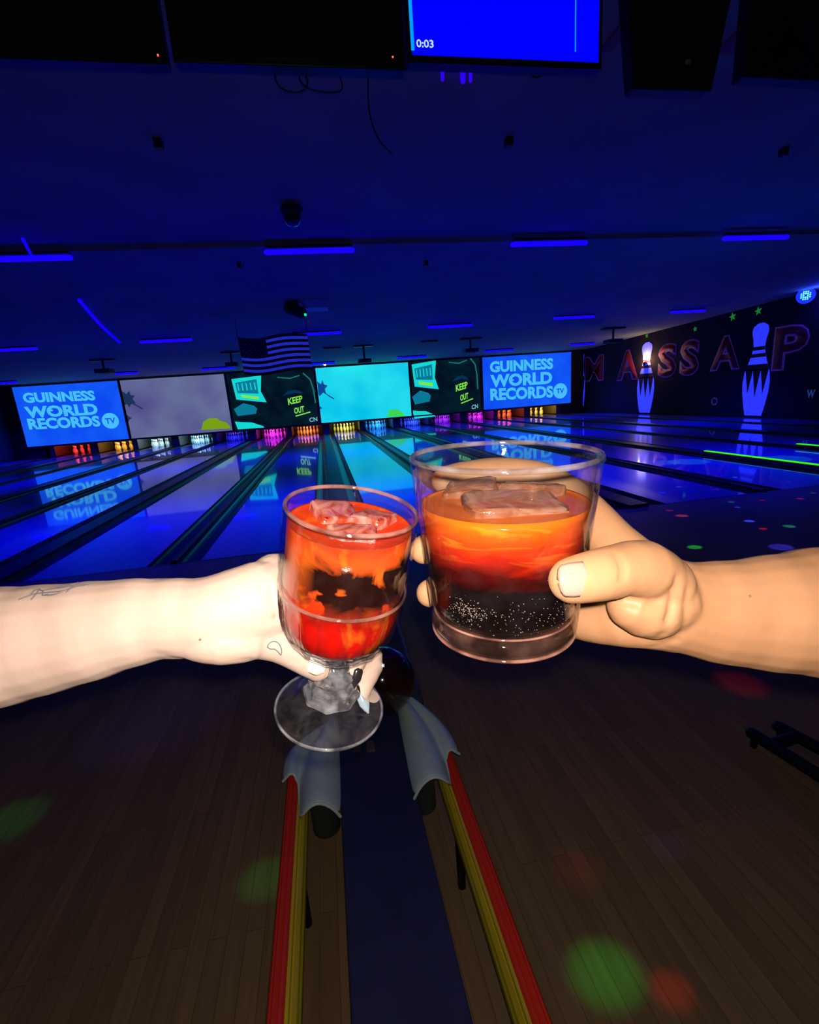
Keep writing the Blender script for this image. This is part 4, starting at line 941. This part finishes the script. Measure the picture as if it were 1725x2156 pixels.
# tanned right hand round the tumbler
RH = [
 [(1402,1268,.243,.0235,.85), (1440,1278,.244,.0238,.85), (1530,1289,.246,.0272,.85), (1640,1290,.249,.0312,.85), (1740,1288,.253,.0350,.85), (1950,1285,.268,.040,.9), (2250,1285,.30,.044,.95), (2700,1290,.36,.047,1)],
 [(1440,1275,.246,.0215), (1380,1262,.250,.0225), (1325,1245,.262,.0220), (1285,1215,.272,.0165)],           # palm
 [(1400,1295,.246,.0195), (1340,1305,.248,.0150), (1285,1312,.258,.0120), (1235,1308,.270,.0115), (1180,1305,.288,.009), (1080,1300,.296,.009), (1000,1305,.290,.008)],  # heel and little finger
 [(1395,1262,.236,.0180), (1365,1282,.229,.0150), (1335,1275,.226,.0125)],                                  # thenar
 [(1388,1232,.232,.0165), (1352,1200,.222,.0145), (1300,1203,.214,.0124), (1255,1212,.209,.0116), (1205,1222,.2065,.0104)],   # thumb
 [(1380,1225,.244,.0160), (1325,1180,.256,.0150), (1275,1125,.268,.0130), (1225,1065,.285,.0115), (1150,1010,.300,.0105), (1055,995,.304,.0100), (965,1003,.300,.0090), (935,1012,.294,.0082)],  # index
 [(1320,1200,.262,.0150), (1250,1170,.285,.0125), (1170,1150,.302,.0110), (1060,1145,.308,.0105), (960,1148,.292,.0095), (905,1155,.268,.0088), (893,1158,.262,.0082)],
 [(1320,1250,.264,.0150), (1250,1232,.286,.0120), (1170,1222,.300,.0105), (1060,1222,.304,.0100), (970,1240,.288,.0090), (918,1247,.266,.0085), (906,1249,.261,.0080)],
]
CR = [([(1386,1182,.225),(1404,1215,.22),(1408,1262,.22),(1396,1300,.22),(1370,1322,.23),(1330,1316,.235),(1290,1300,.24)], .0022, .0026),
      ([(1428,1190,.225),(1438,1240,.22),(1440,1300,.22),(1420,1345,.23),(1370,1352,.24)], .0022, .0009),
      ([(1395,1240,.22),(1380,1262,.22),(1350,1272,.22),(1316,1262,.215)], .0030, .0018),
      ([(1303,1170,.2),(1309,1195,.2),(1304,1220,.2)], .0012, .0007), ([(1314,1168,.2),(1320,1195,.2),(1314,1222,.2)], .0012, .0006),
      ([(1290,1295,.24),(1330,1320,.24),(1370,1322,.24)], .002, .0008), ([(1262,1130,.26),(1300,1165,.25),(1330,1175,.24)], .0025, .0012)]
hr, cor, nor = make_hand('person', RH, SKR, [(MT_, rt)], CR)
tag(hr, 'tanned forearm and hand reaching from the right, gripping the rocks glass', 'person')
# pale left hand round the goblet
LH = [
 [(402,1303,.262,.0225,.85), (350,1301,.261,.0222,.85), (270,1312,.262,.0248,.85), (180,1330,.264,.0282,.85), (80,1348,.267,.0315,.85), (-20,1364,.270,.0345,.85), (-250,1395,.29,.040,.9), (-600,1430,.33,.044,1), (-1100,1470,.40,.047,1)],
 [(380,1300,.262,.0215,.85), (440,1301,.262,.0230,.85), (505,1283,.265,.0235,.85), (560,1262,.272,.0235,.85), (600,1238,.284,.0190)],
 [(420,1345,.258,.0125), (470,1345,.258,.0140), (520,1345,.262,.0128)],
 [(480,1325,.262,.0150), (545,1338,.268,.0130), (590,1352,.273,.0116), (628,1373,.278,.0108), (660,1396,.280,.0094), (668,1404,.281,.0084)],  # thumb
 [(575,1215,.280,.0140), (612,1210,.298,.0125), (680,1245,.324,.0100), (745,1310,.325,.0092), (752,1370,.309,.0086), (740,1402,.2975,.0080)],
 [(575,1255,.285,.0140), (640,1270,.318,.0105), (715,1320,.334,.0095), (782,1385,.326,.0084), (766,1435,.309,.0074), (757,1456,.303,.0070)],
 [(575,1290,.286,.0130), (640,1320,.320,.0100), (700,1360,.338,.0088), (752,1392,.338,.0078), (780,1402,.322,.0064)],
 [(575,1310,.284,.0115), (630,1345,.312,.0088), (670,1365,.322,.0080), (700,1378,.316,.0066)],
]
CL = [([(575,1235,.26),(582,1265,.26),(590,1300,.26)], .0016, .0016), ([(540,1285,.26),(575,1298,.26),(595,1305,.26)], .0018, .0014), ([(555,1225,.26),(566,1260,.26),(585,1290,.26)], .0016, .0008),
      ([(250,1362,.26),(310,1352,.26),(350,1355,.26),(380,1375,.26),(420,1392,.26)], .0022, .0012), ([(330,1225,.26),(332,1290,.26),(328,1340,.26)], .006, .0008),
      ([(470,1360,.26),(500,1375,.26),(530,1382,.26)], .002, .0010), ([(612,1345,.27),(608,1370,.27),(616,1388,.27)], .0012, .0006), ([(622,1348,.27),(619,1375,.27),(628,1395,.27)], .0012, .0006)]
hl, col_, nol = make_hand('person', LH, SKL, [(MG_, rg)], CL)
tag(hl, 'pale tattooed forearm and hand reaching from the left, holding the stemmed glass', 'person')

def nearest_surface(co, no, u, v):
    r = np.array(ray(u, v).normalized()[:]); c = np.array(CAM[:]); d = co-c; t_ = d@r; off = np.linalg.norm(d-t_[:,None]*r, axis=1)
    ok = off < .0014
    if not ok.any(): ok = off < off.min()*1.5
    i = np.where(ok)[0][np.argmin(t_[ok])]; return t_[i]
def nail(par, c, tip, nrm, L, W, m, label, pointed=.3, curve=.6, lift=0):
    # c centre on the finger, tip direction, nrm outward normal
    c = Vector(c); d = Vector(tip).normalized(); n = Vector(nrm); n = (n-n.dot(d)*d).normalized(); s = d.cross(n).normalized()
    rows = []; k = 16
    for i in range(k+1):
        a = i/k; w = W/2*(1-max(0, a-.55)/.45*pointed)*math.sin(min(1, a/.18+.25)*PI/2)
        if pointed < .6 or a < .999: w *= math.sqrt(max(0.02, 1-max(0, (a-.8)/.2)**2))
        row = []
        for j in range(11):
            b = j/5-1; row.append(c+d*(L*(a-.5))+s*(w*math.sin(b*curve)/math.sin(curve))+n*(lift-W*.42*(1-math.cos(b*curve))*1.4-.0007*((a-.5)*2)**2))
        rows.append(row)
    o = MB().grid(rows).build('fingernail', m, None, smooth=True); md = o.modifiers.new('t', 'SOLIDIFY'); md.thickness = .0003; md.offset = 0
    o.parent = par; o['label'] = label; return o
NP = mat('nail_natural', (.45,.26,.20), .2, coat=.5); NW = mat('nail_white', (.85,.74,.64), .15, coat=.7); NB = mat('nail_blue', (.42,.52,.58), .15, coat=.7); NK = mat('nail_black', (.02,.015,.018), .15, coat=.7)
def on_surf(co, no, u, v, lift): return CAM+ray(u, v).normalized()*(nearest_surface(co, no, u, v)-lift)
tocam = -FW
c = on_surf(cor, nor, 1213, 1221, .0002)
nail(hr, c, P(1160,1224,.207)-P(1250,1214,.2075), tocam+UP*.1-RT*.15, .0135, .0145, NP, 'bare pink thumbnail', .12, .85, .0001)
c = on_surf(col_, nol, 660, 1396, .0002)
nail(hl, c, P(695,1424,.279)-P(650,1386,.279), tocam+UP*.25+RT*.1, .0165, .0125, NW, 'long milky thumbnail', .35, .9, .0001)
c = P(753,1430,.2895); nail(hl, c, P(742,1452,.289)-P(756,1406,.2915), tocam*.9+RT*.5, .0125, .0062, NK, 'black pointed nail', .8, .9)
c = P(768,1480,.2985); nail(hl, c, P(778,1500,.296)-P(760,1455,.299), tocam+RT*.4, .0135, .0068, NB, 'pale blue pointed nail', .75, .9)
c = P(793,1401,.318); nail(hl, c, P(806,1401,.313)-P(775,1401,.314), tocam+UP*.4, .0105, .0062, NB, 'pale blue pointed nail', .7, .9)

# tattoos, moles
INK = mat('tattoo_ink', (.16,.15,.17), .6)
def ink(par, co, no, lines, w, nm, label):
    mb = MB(); vd = -FW
    for ln in lines:
        pts = []
        for (a, b) in zip(ln, ln[1:]):
            for k in range(4):
                s = k/4; u, v = a[0]+(b[0]-a[0])*s, a[1]+(b[1]-a[1])*s; pts.append((u, v))
        pts.append(ln[-1]); q = [CAM+ray(u, v).normalized()*(nearest_surface(co, no, u, v)) for u, v in pts]
        for _ in range(2): q = [q[0]]+[(q[i-1]+q[i]*2+q[i+1])/4 for i in range(1, len(q)-1)]+[q[-1]]
        mb.tube([p_-ray(862,1078)*.0001 for p_ in q], w, 6)
    o = mb.build(nm, m_, None, smooth=True); o.parent = par; o['label'] = label
m_ = INK
ink(hl, col_, nol, [[(563,1362),(566,1355),(574,1350),(583,1351),(590,1358),(594,1370),(592,1381),(586,1372),(578,1366),(570,1367),(563,1362)]], .00028, 'tattoo', 'small crescent tattoo at the thumb')
ink(hl, col_, nol, [[(40,1262),(70,1250),(100,1247),(130,1245),(160,1234),(185,1230)], [(66,1250),(75,1240),(92,1244),(88,1254),(100,1251)], [(66,1262),(76,1250),(84,1240)], [(90,1243),(110,1239),(135,1236),(150,1232),(165,1226)], [(140,1246),(150,1236),(158,1230)], [(95,1253),(115,1252),(135,1243)]], .00028, 'tattoo', 'thin barbed line tattoo on the forearm')
m_ = mat('mole_brown', (.35,.10,.05), .6)
for par, co, no, u, v in ((hr, cor, nor, 1580, 1255), (hl, col_, nol, 421, 1347)):
    q = CAM+ray(u, v).normalized()*nearest_surface(co, no, u, v); o = MB().lathe([(0,.0003),(.0005,.0001),(.0006,-.0003),(0,-.0003)], 10, Matrix.Translation(q) @ (-FW).to_track_quat('Z','Y').to_matrix().to_4x4()).build('mole', m_, None); o.parent = par; o['label'] = 'small brown mole'
